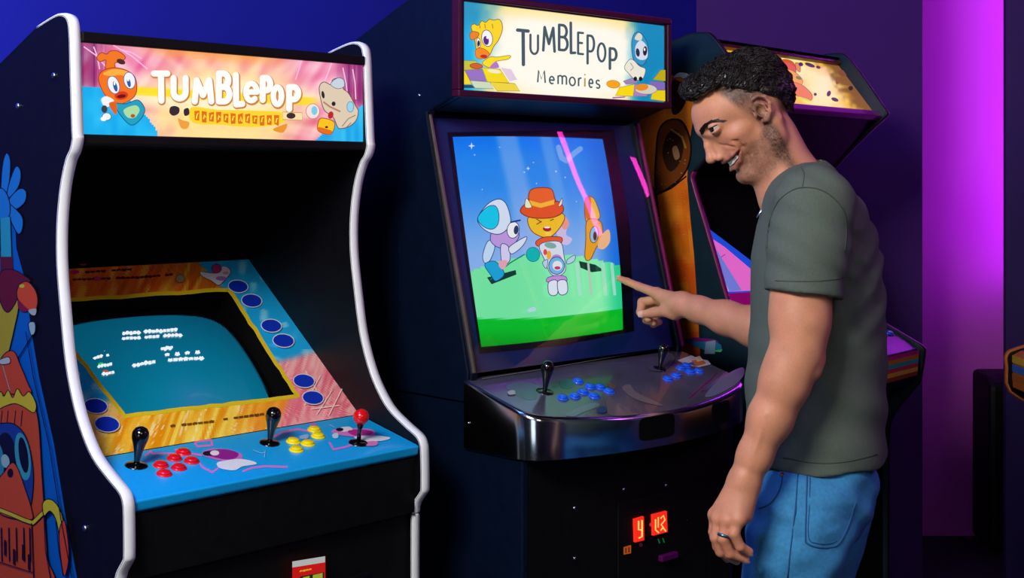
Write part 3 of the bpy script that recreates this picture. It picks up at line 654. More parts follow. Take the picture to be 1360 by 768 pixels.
# marquee
marm = mat('maroon_marquee_frame', (62, 10, 34), .35)
mq2 = MB().box(.006, W2-.006, .004, .012, 1.664, 1.886).build('marquee', M['matte'], c2)
for b in ((-.002, W2+.002, -.006, .02, 1.874, 1.890), (-.002, W2+.002, -.006, .02, 1.656, 1.672)): MB().box(*b).build('marquee_rail', marm, c2, bevel=.003)
for b in ((-.002, .007, -.005, .02, 1.672, 1.874), (W2-.012, W2+.002, -.005, .02, 1.672, 1.874)): MB().box(*b).build('marquee_rail', marm, c2, bevel=.002)
A = Art(f2, (0, .0035, 0), (0, -1, 0))
def bg2(x, y, u, v):
    e = math.hypot((u-.52)/.50, (v-.5)/.75)
    c = mixc((255, 252, 238), (250, 226, 150), sstep(.55, 1.15, e)); c = mixc(c, (255, 226, 120), .6*sstep(.2, 0, v))
    tl = sstep(.23, .05, u+.06*(v-.5)+.03*vnoise(x/9, y/9)); c = mixc(c, mixc((20, 150, 190), (0, 176, 236), sstep(.1, .5, v)), tl)
    tr = sstep(.80, .90, u+.02*vnoise(x/8, y/8)); c = mixc(c, (0, 138, 190), tr)
    c = mixc(c, (214, 90, 170), .8*sstep(.03, .0, u)*sstep(.35, .5, v)*sstep(.8, .6, v))
    return c
q2 = [f2.px((.007, .0035, 1.874)), f2.px((W2-.012, .0035, 1.874)), f2.px((W2-.012, .0035, 1.672)), f2.px((.007, .0035, 1.672))]
A.grid(q2, 110, 44, bg2)
YE, PU = (246, 218, 10), (150, 116, 196)
def checker(pts, cols):
    for p, c in zip(pts, cols): A.poly(p, c); A.stroke(p+[p[0]], .6, (120, 110, 60), cap=False)
checker([[(610, 80), (632, 81), (638, 93), (617, 94), (610, 88)], [(617, 93), (640, 92), (646, 108), (624, 107)], [(640, 90), (664, 92), (676, 110), (647, 109)], [(610, 93), (617, 94), (626, 112), (610, 112)], [(624, 107), (650, 109), (655, 118), (630, 117)], [(650, 109), (683, 111), (690, 121), (660, 121)]],
        [(196, 196, 60), PU, YE, YE, (206, 220, 190), (240, 214, 60)])
A.poly([(664, 90), (678, 92), (686, 106), (676, 108)], (226, 206, 226)); A.poly([(610, 113), (626, 113), (630, 117), (611, 117)], (40, 70, 90))
checker([[(822, 116), (842, 112), (840, 128), (816, 127)], [(842, 112), (862, 114), (858, 128), (840, 128)], [(862, 108), (883, 110), (883, 120), (866, 118)], [(866, 120), (884, 120), (884, 135), (863, 132)], [(866, 106), (876, 93), (883, 93), (883, 108)], [(826, 108), (838, 104), (846, 110), (830, 112)]],
        [(252, 216, 6), (170, 130, 196), (132, 104, 190), (232, 206, 10), (190, 172, 10), (160, 130, 190)])
A.poly([(812, 129), (830, 128), (828, 130), (812, 131)], (170, 110, 180))
A.ell(813, 112, 9, 5.2, (250, 166, 20), 6, line=(180, 110, 20), lw=.6); A.blob([(842, 119), (852, 112), (866, 114), (871, 120), (862, 125), (848, 124)], (214, 206, 190), line=(120, 110, 110), lw=.6); A.ell(851, 116, 8.5, 4.6, (236, 140, 24), -6)
# yellow cartoon creature
YL = (120, 86, 10)
A.blob([(624, 36), (628, 32), (633, 34), (638, 28), (643, 30), (648, 26), (654, 27), (661, 26), (665, 32), (665, 42), (660, 54), (654, 62), (648, 74), (640, 78), (632, 74), (630, 62), (628, 50)], (250, 214, 20), line=YL, lw=.9)
A.blob([(622, 46), (626, 42), (634, 44), (632, 50), (624, 53)], (236, 130, 16), line=YL, lw=.8); A.ell(645, 51, 7.2, 11, (248, 246, 246), -10, line=(60, 40, 60), lw=.8); A.ell(633.5, 57, 2.8, 6.5, (248, 246, 246), -6, line=(60, 40, 60), lw=.7)
A.ell(643.5, 54, 3.6, 6, (84, 40, 130), -10); A.ell(633.5, 58, 1.8, 4, (40, 30, 70)); A.ell(645, 50, 1.4, 2, (255, 255, 255))
A.blob([(629, 68), (634, 64), (642, 66), (648, 73), (640, 78), (631, 77)], (244, 140, 14), line=(170, 70, 10), lw=.7); A.ell(640, 75, 4.6, 2.2, (200, 40, 20))
A.blob([(638, 84), (648, 76), (658, 76), (675, 74), (672, 79), (656, 82), (648, 90)], (252, 222, 20), line=YL, lw=.7); A.blob([(648, 90), (656, 82), (660, 90)], (180, 120, 200)); A.ell(630, 88, 8.5, 3.6, (214, 96, 20), 4, line=(110, 40, 10), lw=.7); A.ell(654, 95, 9, 2.6, (244, 238, 190), 8)
for x in (634, 641, 651): A.stroke([(x, 32), (x+1, 38)], .8, YL, cap=False)
# pale blue cartoon creature
A.blob([(836, 58), (839, 46), (845, 43), (851, 47), (857, 58), (858, 74), (852, 86), (846, 86), (838, 78)], (44, 150, 200), line=(20, 60, 90), lw=.8); A.blob([(840, 52), (845, 44), (850, 48), (848, 54)], (220, 220, 200))
A.blob([(841, 62), (848, 54), (856, 62), (857, 76), (850, 80), (842, 76)], (214, 222, 232)); A.ell(844, 70, 2.6, 5.6, (30, 50, 80), -8); A.ell(853.6, 68, 2.8, 6.4, (40, 30, 50), 4); A.ell(853, 66, 1, 2, (255, 255, 255))
A.blob([(826, 90), (832, 80), (838, 80), (846, 88), (854, 92), (852, 102), (848, 106), (840, 106), (832, 98)], (236, 232, 214), line=(90, 84, 76), lw=.7); A.ell(840.5, 105, 2.4, 3, (24, 20, 20)); A.ell(847.5, 105, 2.4, 3, (24, 20, 20)); A.stroke([(834, 84), (838, 90), (834, 94)], .7, (90, 84, 76), cap=False)
SL = (66, 90, 98)
for ch, b, wd in (('T', (684, 41, 698, 86), 4.6), ('U', (701, 47, 711, 72), 3), ('M', (718, 37, 733, 68), 3.6), ('B', (739, 34, 750, 67), 3.6), ('L', (754, 31, 760, 71), 3.6), ('E', (764, 44, 770.5, 72), 3), ('P', (776.5, 48, 785, 85), 3.2), ('O', (790, 58, 800, 82), 3), ('P', (806, 65, 814.5, 92), 3.6)):
    A.letter(ch, (*b, .1), wd, SL)
for ch, b, c in (('M', (710, 94, 720, 110), SL), ('e', (725.5, 102, 732, 111.5), SL), ('m', (737, 101, 748, 112.5), SL), ('O', (752, 103, 759.5, 114), SL), ('r', (764, 104, 768, 115), SL), ('i', (770.5, 98, 774, 115.5), (190, 150, 60)), ('e', (777.5, 105.5, 783, 116.5), SL), ('s', (787, 107, 792, 117.5), SL)):
    A.letter(ch, (*b, .08), 2.1, c)
A.build('printed_art', M['backlit'], mq2)
# monitor: bezel board, picture, glass sheet with metal edges
G0 = np.array((0, .105, 1.620)); G1 = np.array((0, -.046, 1.044)); gs = (G0-G1)/np.linalg.norm(G0-G1); gn = np.array((0, -gs[2], gs[1]))
def slab(x0, x1, t0, t1, h0, h1):           # on the glass plane: t along the slope from the bottom (m), h above it
    P = lambda x, t, h: tuple(np.array((x, 0, 0))+G1+gs*t+gn*h)
    return MB().hull8([P(x0, t0, h0), P(x1, t0, h0), P(x1, t1, h0), P(x0, t1, h0)], [P(x0, t0, h1), P(x1, t0, h1), P(x1, t1, h1), P(x0, t1, h1)])
LG = float(np.linalg.norm(G0-G1))
bzm = mat('blue_black_bezel_card', (2, 44, 112), .45)
slab(.012, W2-.012, .002, LG-.002, -.030, -.016).build('monitor_bezel', bzm, c2)
slab(.002, .010, 0, LG, -.012, .005).build('glass_edge_bar', mat('dull_metal_edge', (120, 112, 104), .4, .7), c2, bevel=.002)
slab(W2-.010, W2-.002, 0, LG, -.012, .005).build('glass_edge_bar', M['pinktrim'], c2, bevel=.002)
slab(.010, W2-.010, 0, LG, -.002, 0).build('monitor_glass', M['glass'], c2)
pS = G1-gn*.0155
A = Art(f2, pS, gn, lift=.0006)
A.poly([(594, 176), (815, 172), (836, 300), (842, 440), (740, 460), (637, 470), (614, 320)], (3, 4, 10))
def sky(x, y, u, v):
    hz = 360-22*math.sin((x-628)/210*math.pi)**.8 if 628 < x < 838 else 360
    c = mixc((0, 124, 255), (30, 140, 250), sstep(.0, .14, v)); c = mixc(c, (140, 186, 248), sstep(.14, .62, v)); 
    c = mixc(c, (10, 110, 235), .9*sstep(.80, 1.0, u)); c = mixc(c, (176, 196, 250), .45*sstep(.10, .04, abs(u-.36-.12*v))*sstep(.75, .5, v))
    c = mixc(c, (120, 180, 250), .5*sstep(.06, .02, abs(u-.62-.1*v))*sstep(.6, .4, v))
    g = mixc((120, 240, 170), (150, 255, 190), .5+.5*math.sin(x/60)); g = mixc(g, (40, 220, 150), sstep(.84, 1., u))
    d = 424-((x-735)/100)**2*-9-(x-640)*.05
    dark = mixc((0, 196, 40), (0, 150, 20), sstep(430, 470, y))
    if y > hz: c = g
    c = mixc(c, dark, sstep(-1.2, 1.2, y-(421-((x-735)/95)**2*5+((740-x)*.075)))) if y > hz else c
    return c
SQ = [(601, 182), (800, 185), (827, 438), (639, 461)]
sc = [(0, 0)]
def bow(u, v):                               # gentle pincushion of the tube
    (ax, ay), (bx, by), (cx, cy), (dx, dy) = SQ
    x = (ax*(1-u)+bx*u)*(1-v)+(dx*(1-u)+cx*u)*v; y = (ay*(1-u)+by*u)*(1-v)+(dy*(1-u)+cy*u)*v
    return x+16*u*v*(1-v)*2*.6+4*(u-.5)*4*v*(1-v)*.5, y-4*(1-v)*4*u*(1-u)*.5+2*v*4*u*(1-u)
nx, ny = 84, 100; base = len(A.v)
for j in range(ny+1):
    for i in range(nx+1): A.v.append(A.pt(*bow(i/nx, j/ny)))
for j in range(ny):
    for i in range(nx):
        k = base+j*(nx+1)+i; x, y = bow((i+.5)/nx, (j+.5)/ny); A.f.append((k, k+1, k+nx+2, k+nx+1)); A.c.append(lin(sky(x, y, (i+.5)/nx, (j+.5)/ny)))
A.h += A.step
# stars
for x, y, s in ((626, 194, 5), (630, 206, 1.6), (701, 224, 3), (696, 229, 1.6), (738, 228, 2), (708, 216, 1.4), (640, 252, 1.4), (712, 244, 1.3), (765, 268, 1.3), (663, 196, 1.3), (750, 236, 1.6)):
    A.poly([(x-s, y), (x-s*.2, y-s*.2), (x, y-s), (x+s*.2, y-s*.2), (x+s, y), (x+s*.2, y+s*.2), (x, y+s), (x-s*.2, y+s*.2)], (226, 240, 255))
A.stroke([(741, 196), (745, 210), (752, 214), (762, 204), (770, 198)], 7, (120, 176, 248))
# shadows drawn in the game picture, then its three cartoon figures
A.poly([(646, 369), (684, 359), (685, 365), (652, 378)], (10, 60, 50)); A.poly([(768, 347), (790, 352), (802, 360), (785, 362), (770, 356)], (10, 60, 50))
LB2 = (30, 60, 130)
A.stroke([(650, 372), (676, 350), (696, 338)], 1.6, (20, 130, 110)); A.blob([(640, 340), (646, 322), (654, 320), (656, 330), (650, 346), (643, 350)], (200, 228, 252), line=LB2, lw=1)
A.blob([(650, 318), (656, 302), (676, 298), (688, 310), (684, 322), (672, 330), (658, 328)], (196, 160, 232), line=LB2, lw=1); A.blob([(664, 326), (674, 328), (676, 346), (666, 352)], (222, 214, 250), line=LB2, lw=1)
A.blob([(633, 290), (646, 272), (660, 265), (670, 270), (676, 286), (676, 300), (664, 311), (650, 310), (638, 302)], (222, 234, 255), line=LB2, lw=1.1)
A.blob([(633, 290), (645, 276), (656, 274), (661, 284), (660, 298), (652, 305), (640, 301)], (0, 206, 246), line=LB2, lw=1)
A.ell(680, 306, 8, 11, (248, 250, 255), 8, line=LB2, lw=1); A.ell(684, 306, 3.2, 6, (40, 60, 100), 6); A.stroke([(676, 296), (690, 293)], 2.2, LB2)
A.blob([(674, 330), (684, 322), (697, 315), (697, 320), (690, 330), (678, 338)], (226, 234, 250), line=LB2, lw=1)
A.blob([(642, 352), (656, 348), (668, 364), (657, 374), (650, 366)], (20, 170, 226), line=LB2, lw=1); A.blob([(661, 348), (672, 347), (668, 358), (662, 356)], (240, 170, 190))
OR2 = (120, 40, 10)
A.blob([(736, 302), (746, 290), (752, 298), (750, 312), (758, 318), (752, 326), (742, 322)], (214, 200, 240)); A.blob([(742, 296), (748, 288), (754, 298), (748, 306)], (246, 160, 140))
A.blob([(699, 291), (712, 286), (742, 284), (748, 290), (741, 304), (728, 316), (714, 314), (703, 306)], (250, 200, 30), line=OR2, lw=1.1)
A.blob([(689, 282), (697, 271), (716, 268), (738, 268), (746, 276), (744, 284), (730, 290), (704, 290)], (236, 88, 26), line=OR2, lw=1.2); A.blob([(701, 268), (702, 254), (716, 250), (730, 252), (734, 262), (734, 270), (716, 275)], (244, 104, 30), line=OR2, lw=1.2)
A.poly([(701, 267), (716, 271), (734, 266), (734, 272), (716, 277), (701, 273)], (252, 190, 50)); A.blob([(695, 276), (697, 264), (704, 276)], (240, 244, 210), line=OR2, lw=.8); A.blob([(739, 275), (744, 264), (744, 272)], (240, 244, 210), line=OR2, lw=.8)
A.stroke([(710, 292), (717, 296)], 1.2, OR2); A.stroke([(710, 299), (717, 295)], 1.2, OR2); A.stroke([(728, 294), (733, 292)], 1.2, OR2); A.ell(724, 305, 5.6, 3.4, (170, 30, 50), 4); A.ell(724, 303, 4, 1.2, (255, 250, 250)); A.poly([(721, 309), (730, 309), (729, 315), (722, 315)], (255, 216, 80))
A.blob([(709, 322), (720, 316), (742, 316), (742, 324), (726, 326), (712, 328)], (240, 96, 40), line=OR2, lw=1)
A.ell(705, 339, 9, 9.5, (0, 190, 190), line=(0, 100, 110), lw=.8)
A.blob([(714, 326), (740, 322), (746, 340), (748, 360), (738, 368), (728, 364), (720, 346)], (226, 232, 248), line=LB2, lw=.9); A.ell(728, 327, 8, 4, (130, 180, 170), 10); A.ell(736, 345, 7, 6, (190, 140, 220)); A.ell(726, 340, 3, 6, (250, 180, 40)); A.ell(721, 336, 2.6, 4, (230, 80, 60))
A.ell(736, 354, 10.5, 11.5, (120, 190, 240), line=LB2, lw=1); A.ell(737, 354, 6.5, 6.5, (240, 240, 250)); A.ell(737, 357, 4, 2.2, (200, 60, 110)); A.blob([(717, 350), (724, 346), (722, 358)], (190, 220, 245), line=LB2, lw=.8); A.blob([(750, 346), (760, 340), (759, 348), (750, 352)], (190, 220, 245), line=LB2, lw=.8)
A.blob([(724, 370), (737, 367), (748, 369), (747, 376), (724, 376)], (206, 150, 226), line=LB2, lw=.8); A.blob([(725, 376), (736, 374), (737, 390), (731, 394), (725, 390)], (232, 240, 255), line=LB2, lw=1); A.blob([(737, 375), (748, 374), (750, 388), (744, 393), (738, 390)], (232, 240, 255), line=LB2, lw=1)
A.blob([(773, 268), (777, 263), (784, 264), (790, 276), (793, 290), (784, 296), (774, 294)], (246, 196, 60), line=OR2, lw=1); A.blob([(773, 268), (777, 263), (781, 266), (780, 290), (774, 290)], (232, 110, 20)); A.blob([(775, 296), (785, 292), (795, 298), (796, 318), (788, 330), (780, 346), (773, 344), (774, 320)], (244, 170, 30), line=OR2, lw=1)
A.ell(785, 313, 5.6, 11, (150, 200, 240), 6, line=OR2, lw=1); A.ell(786, 315, 2.4, 6, (90, 50, 20)); A.blob([(792, 318), (804, 306), (806, 322), (798, 332), (790, 330)], (250, 190, 140))
for (x, c, w0) in ((762, (206, 240, 230), 5), (777, (236, 190, 200), 3), (796, (200, 236, 220), 5), (808, (190, 226, 236), 4)): A.stroke([(x, 352), (x+4, 392)], w0, mixc(c, (130, 245, 185), .45))
A.blob([(696, 413), (704, 409), (708, 413), (700, 416)], (190, 226, 244))
A.build('picture', M['screen'], [o for o in c2.children if o.name.startswith('monitor_bezel')][0])
# control panel: steel tray with curved front
outl = [(-.010, -.030), (-.010, -.190)]+[(-.010+.045*(1-math.cos(a)), -.190-.062*math.sin(a)) for a in [math.pi/2*k/7 for k in range(1, 7)]]
arcp = []
for k in range(25):
    t = k/24; x = .040+t*(W2-.080); xx = (x-W2/2)/(W2/2-.04); arcp.append((x, -.318+.058*abs(xx)**2.1))
outl += arcp
outl += [(W2-a, b) for a, b in reversed([(-.010, -.030), (-.010, -.190)]+[(-.010+.045*(1-math.cos(a)), -.190-.062*math.sin(a)) for a in [math.pi/2*k/7 for k in range(1, 7)]])]
zt = lambda y: 1.029+.272*(y+.034)
def inset(o, d):                            # pull an outline towards its centre
    r = []
    for x, y in o:
        cx, cy = W2/2, -.12; r.append((x+(cx-x)/(abs(cx-x)+1e-6)*min(d, abs(cx-x)), y+d if y < -.04 else y)); 
    return r
o1, o2 = outl, inset(outl, .006)
n = len(outl); v = []
v += [(x, y*.985, .872) for x, y in inset(outl, .012)]; v += [(x, y, .880) for x, y in o1]; v += [(x, y, zt(y)-.010) for x, y in o1]; v += [(x+(.0015 if x < .2 else -.0015 if x > .5 else 0), y+.0015, zt(y)-.003) for x, y in o1]; v += [(x, y, zt(y)) for x, y in o2]
f = []
for k in range(4):
    for i in range(n): f.append((k*n+i, k*n+(i+1) % n, (k+1)*n+(i+1) % n, (k+1)*n+i))
f.append(tuple(range(n-1, -1, -1))); f.append(tuple(4*n+i for i in range(n)))
tray = obj('control_panel', v, f, M['chrome'], c2, autosm=.9)
ncp2 = Vector((0, -.272, 1)).normalized(); pcp2 = np.array((0, -.034, 1.029))
ov = inset(outl, .007)
topm = mat('smoked_grey_overlay', (100, 94, 114), .26, .45, vary=.25, scale=9, coat=.4)
obj('panel_overlay', [(x, y, zt(y)+.0008) for x, y in ov]+[(x, y, zt(y)-.002) for x, y in ov], [tuple(range(n))]+[tuple(range(2*n-1, n-1, -1))]+[(i, (i+1) % n, n+(i+1) % n, n+i) for i in range(n)], topm, tray)
A = Art(f2, pcp2, tuple(ncp2), lift=.0011)
A.blob([(672, 515), (690, 508), (712, 512), (716, 522), (708, 532), (690, 528)], (74, 112, 104)); A.blob([(744, 508), (756, 504), (765, 510), (758, 516), (746, 516)], (60, 110, 120)); A.blob([(806, 508), (818, 513), (812, 518)], (120, 84, 76))
A.blob([(752, 552), (768, 542), (790, 536), (796, 540), (776, 548), (762, 554)], (118, 128, 140)); A.blob([(803, 525), (812, 530), (826, 545), (850, 551), (812, 553), (806, 542)], (108, 94, 104)); A.blob([(826, 516), (836, 512), (845, 522), (866, 532), (880, 540), (858, 536), (838, 528)], (128, 112, 118))
A.blob([(936, 528), (944, 516), (962, 500), (985, 489), (988, 498), (976, 512), (950, 526)], (118, 130, 144)); A.stroke([(914, 530), (930, 516), (944, 504), (950, 496)], 1.6, (150, 40, 110)); A.stroke([(930, 520), (938, 519)], 1.2, (150, 40, 110))
A.poly([(899, 480), (918, 473), (926, 477), (940, 480), (944, 485), (928, 489), (912, 486)], (214, 220, 228)); A.poly([(918, 480), (932, 478), (938, 484), (924, 488)], (226, 120, 40)); A.poly([(922, 476), (929, 474), (934, 480), (926, 482)], (250, 240, 190)); A.poly([(912, 484), (920, 482), (924, 488)], (60, 90, 190))
A.blob([(860, 490), (884, 470), (896, 478), (880, 494)], (88, 84, 98)); A.blob([(792, 545), (802, 541), (805, 549), (795, 550)], (30, 60, 120))
A.stroke([(640, 505), (720, 492), (800, 478), (870, 466)], 1.2, (120, 122, 136), cap=False); A.blob([(674, 522), (682, 520), (684, 525), (676, 526)], (190, 190, 190))
A.build('printed_art', attr_mat('printed_metal_overlay', 0, .75, .3, .3), tray)
on2 = lambda x, y: f2.onplane(x, y, pcp2, tuple(ncp2))
joystick(on2(723.5, 521), ncp2, c2, M['bat'], False, .96, (.06, .1)); joystick(on2(876, 490.5), ncp2, c2, M['bat'], False, .88, (.04, 0))
for x, y in ((768, 507.5), (784, 515), (797, 515.5), (809, 521), (774.5, 522), (789, 527.5), (763.5, 527.5), (747.6, 529.5), (904, 490), (916.5, 495), (928, 494), (898, 500), (887, 504.5), (911, 487)): button(on2(x, y), ncp2, c2, M['blubtn'], .0116)
def front_patch(name, u0, u1, z0, z1, d, m, parent, rnd=.012):   # rounded patch lying on the curved steel front
    vv = []
    for k in range(28):
        a = 2*math.pi*k/28; ca, sa = math.cos(a), math.sin(a)
        sx = math.copysign(abs(ca)**.35, ca); sz = math.copysign(abs(sa)**.35, sa)
        x = (u0+u1)/2+(u1-u0)/2*sx; xx = (x-W2/2)/(W2/2-.04); y = -.318+.058*abs(xx)**2.1
        vv.append((x, y, (z0+z1)/2+(z1-z0)/2*sz))
    k = len(vv); return obj(name, [(x, y-d, z) for x, y, z in vv]+[(x, y+.004, z) for x, y, z in vv], [tuple(range(k)), tuple(range(2*k-1, k-1, -1))]+[(i, (i+1) % k, k+(i+1) % k, k+i) for i in range(k)], m, parent)
for px0, px1, py0, py1 in ((849, 890, 558, 594), (948, 976, 537, 571)):
    a, b = f2.on((px0), (py0+py1)/2, 1, -.312), f2.on(px1, (py0+py1)/2, 1, -.306)
    zc = a[2]; front_patch('cup_recess', a[0], b[0], .897, .949, .0015, M['void'], tray)
for x, y in ((623, 562), ): bolt(tuple(f2.on(x, y, 0, -.010)), (-1, 0, 0), tray, .003)
# coin door
door2 = MB().box(.30, .62, -.2085, -.2045, .28, .735).build('coin_door', M['matte'], c2, bevel=.003)
redm = mat('red_coin_button', (226, 34, 20), .3, emit=(235, 40, 22), estr=.9)
f2y = -.2085
for nm, qd in (('coin_button', [(843, 690), (855.5, 686), (856, 718), (844, 721)]), ('coin_button', [(867, 684), (886, 679), (887, 707), (868, 712)])):
    P = [f2.on(*q, 1, f2y-.006) for q in qd]; P2 = [p+np.array((0, .008, 0)) for p in P]
    cb = MB().hull8(P, P2).build(nm, redm, door2, bevel=.001)
    A = Art(f2, (0, f2y-.0062, 0), (0, -1, 0))
    x0, y0 = qd[0]
    if x0 < 860:
        A.stroke([(848, 692), (848, 704), (852, 704)], 2, (255, 226, 120), cap=False); A.stroke([(852.5, 691), (852.5, 713), (848, 715)], 2, (255, 226, 120), cap=False)
    else:
        A.stroke([(870.5, 690), (870.5, 704), (875, 708)], 1.8, (255, 216, 110), cap=False); A.stroke([(874, 687), (874, 701)], 1.6, (255, 216, 110), cap=False); A.stroke([(877, 689), (881, 685), (883, 691), (878, 697), (884, 706)], 1.8, (255, 216, 110), cap=False); A.stroke([(877, 705), (881, 700)], 1.6, (255, 216, 110), cap=False)
    A.build('lit_digits', M['screen'], cb)
A = Art(f2, (0, f2y-.0004, 0), (0, -1, 0))
A.poly([(828, 727), (838, 724), (838, 735), (828, 737)], (190, 86, 20)); A.stroke([(831, 728), (831, 735)], 1.4, (40, 16, 4), cap=False); A.stroke([(835, 727), (835, 734)], 1.4, (40, 16, 4), cap=False); A.build('lit_digits', attr_mat('dim_lit_digits', .6, .3), door2)
A = Art(f2, (0, f2y-.0004, 0), (0, -1, 0))
A.stroke([(874, 716), (876, 722)], 1.8, (16, 110, 50)); A.stroke([(880, 715), (882, 721)], 1.8, (16, 110, 50)); dimm = attr_mat('dim_lit_markings', .6, .3)
A.build('green_marking', dimm, door2)
for x_, y_, a_, b_, c_ in ((851, 724, 2.4, 2.6, (80, 20, 40)), (864, 697, 1.8, 2.6, (200, 60, 80))): A = Art(f2, (0, f2y-.0004, 0), (0, -1, 0)); A.ell(x_, y_, a_, b_, c_); A.build('indicator_lamp', dimm, door2)
s0, s1 = f2.on(874, 739, 1, f2y), f2.on(895, 735, 1, f2y)
MB().box(s0[0], s1[0], f2y-.014, f2y, s0[2]-.012, s0[2]+.002).build('coin_return', mat('purple_coin_return', (90, 14, 90), .3), door2, bevel=.002)
for x, y in ((828, 650), (884, 645), (911, 691), (763, 675), (763, 742)): bolt(tuple(f2.on(x, y, 1, -.205)), (0, -1, 0), c2, .0045)
bolt(tuple(f2.on(557, 127, 0, 0)), (-1, 0, 0), c2, .005)
# ---------------------------------------------------------------- cabinet 3: orange side art and slanted yellow marquee
f3 = Frame((.534, 3.65), 50.0)
c3_ = empty('arcade_cabinet', (*f3.O, 0), f3.rz)
tag(c3_, 'arcade cabinet with orange side art and slanted glowing yellow marquee behind the man', 'arcade cabinet')
W3 = .815
fr3 = [(.40, 1.80), (.13, 1.852), (.07, 1.868), (.02, 1.868), (-.002, 1.858), (-.048, 1.805), (-.130, 1.690), (-.138, 1.676), (-.130, 1.664), (-.05, 1.596), (.03, 1.519), (.060, 1.485), (.056, 1.455), (.022, 1.359), (-.015, 1.252), (-.051, 1.147), (-.090, 1.06), (-.115, 1.035), (-.215, .985), (-.252, .964), (-.256, .945), (-.245, .875), (-.235, .85), (-.165, .762), (-.145, .715), (-.140, .66), (-.139, .40), (-.139, .06)]
fr3s = smooth2(fr3, 3)
prof3 = fr3s+[(-.13, 0), (.70, 0), (.70, 1.62), (.62, 1.70)]
for x0, x1 in ((0, .02), (W3-.02, W3)):
    side_panel(prof3, x0, x1, c3_, mat('dark_teal_laminate', (14, 40, 54), .35, vary=.1)); kx_ = next(i for i, q in enumerate(fr3s) if q[1] < 1.50)
    dk_ = mat('dark_moulding', (26, 20, 34), .4); edge_trim(fr3s[:kx_+1], x0, x1, c3_, dk_, h=.0035); edge_trim(fr3s[kx_:], x0, x1, c3_, M['pinktrim'] if x0 == 0 else dk_, h=.0035)
X0, X1 = .02, W3-.02
mT = np.array((0, .012, 1.852)); mBt = np.array((0, -.122, 1.680)); ms = (mT-mBt)/np.linalg.norm(mT-mBt); mn = np.array((0, -ms[2], ms[1])); LM = float(np.linalg.norm(mT-mBt))
def slab3(o, s, nrm, x0, x1, t0, t1, h0, h1):
    P = lambda x, t, h: tuple(np.array((x, 0, 0))+o+s*t+nrm*h)
    return MB().hull8([P(x0, t0, h0), P(x1, t0, h0), P(x1, t1, h0), P(x0, t1, h0)], [P(x0, t0, h1), P(x1, t0, h1), P(x1, t1, h1), P(x0, t1, h1)])
mq3 = slab3(mBt, ms, mn, X0, X1, .008, LM-.008, -.026, -.020).build('marquee', M['matte'], c3_)
slab3(mBt, ms, mn, X0, X1, LM-.012, LM, -.026, -.006).build('marquee_rail', mat('dark_red_rail', (84, 22, 22), .35), c3_, bevel=.002)
slab3(mBt, ms, mn, X0, X1, -.012, .010, -.026, -.004).build('marquee_rail', mat('magenta_lip', (120, 22, 120), .3), c3_, bevel=.003)
MB().prism([(-.118, 1.668), (.03, 1.519), (.04, 1.53), (-.10, 1.672)], X0, X1).build('speaker_board', M['matte'], c3_)
MB().prism([(.015, 1.856), (.07, 1.862), (.13, 1.846), (.40, 1.795), (.62, 1.70), (.62, 1.68), (.39, 1.775), (.07, 1.842)], X0, X1).build('top_board', M['navy'], c3_)
MB().box(X0, X1, .69, .70, .02, 1.62).build('back_panel', M['black'], c3_)
A = Art(f3, mBt-mn*.0195, mn)
def bg3(x, y, u, v):
    c = mixc((255, 236, 150), (252, 190, 50), sstep(.2, .9, abs(u-.66)*2.4+.5*vnoise(x/9, y/7)))
    c = mixc(c, (255, 244, 190), .8*math.exp(-((x-1096)/20)**2-((y-112)/22)**2)); c = mixc(c, (120, 70, 40), .85*sstep(.80, .95, u+.1*vnoise(x/5, y/5, 2)-.05)); c = mixc(c, (226, 110, 50), .5*sstep(.25, .0, u)); return c
q3 = lambda x, t: f3.px(tuple(np.array((x, 0, 0))+mBt-mn*.0195+ms*t))
A.grid([q3(X0, LM-.008), q3(X1, LM-.008), q3(X1, .008), q3(X0, .008)], 70, 30, bg3)
for p, c in (([(1036, 82), (1044, 79), (1054, 84), (1057, 96), (1050, 99), (1040, 92)], (222, 90, 20)), ([(1046, 92), (1058, 98), (1066, 108), (1060, 116), (1048, 108), (1040, 100)], (246, 170, 20)), ([(1052, 110), (1066, 114), (1078, 126), (1076, 134), (1062, 130), (1054, 122)], (236, 130, 20)), ([(1030, 98), (1042, 102), (1046, 116), (1036, 112)], (250, 200, 40)), ([(1056, 84), (1062, 86), (1062, 96), (1057, 92)], (220, 140, 40))):
    A.blob(p, c, line=(150, 70, 10), lw=.7)
for x, y, rx, ry, c in ((1041, 98, 3, 2, (70, 110, 20)), (1060, 104, 4, 2, (110, 130, 20)), (1063, 86, 3, 2.6, (30, 40, 50)), (1075, 87, 7, 2.4, (50, 46, 44)), (1086, 90, 3, 2, (50, 46, 44)), (1082, 126, 2, 2, (40, 40, 30)), (1100, 125, 2.6, 4, (60, 56, 44)), (1108, 133, 5, 2.4, (60, 56, 44)), (1051, 133, 5, 2, (60, 50, 20)), (1112, 108, 3, 5, (150, 90, 50)), (1129, 118, 3, 3, (50, 30, 24)), (1118, 98, 6, 4, (130, 76, 50)), (1068, 133, 10, 1.4, (210, 226, 80))):
    A.ell(x, y, rx, ry, c, 20)
A.build('printed_art', M['backlit'], mq3)
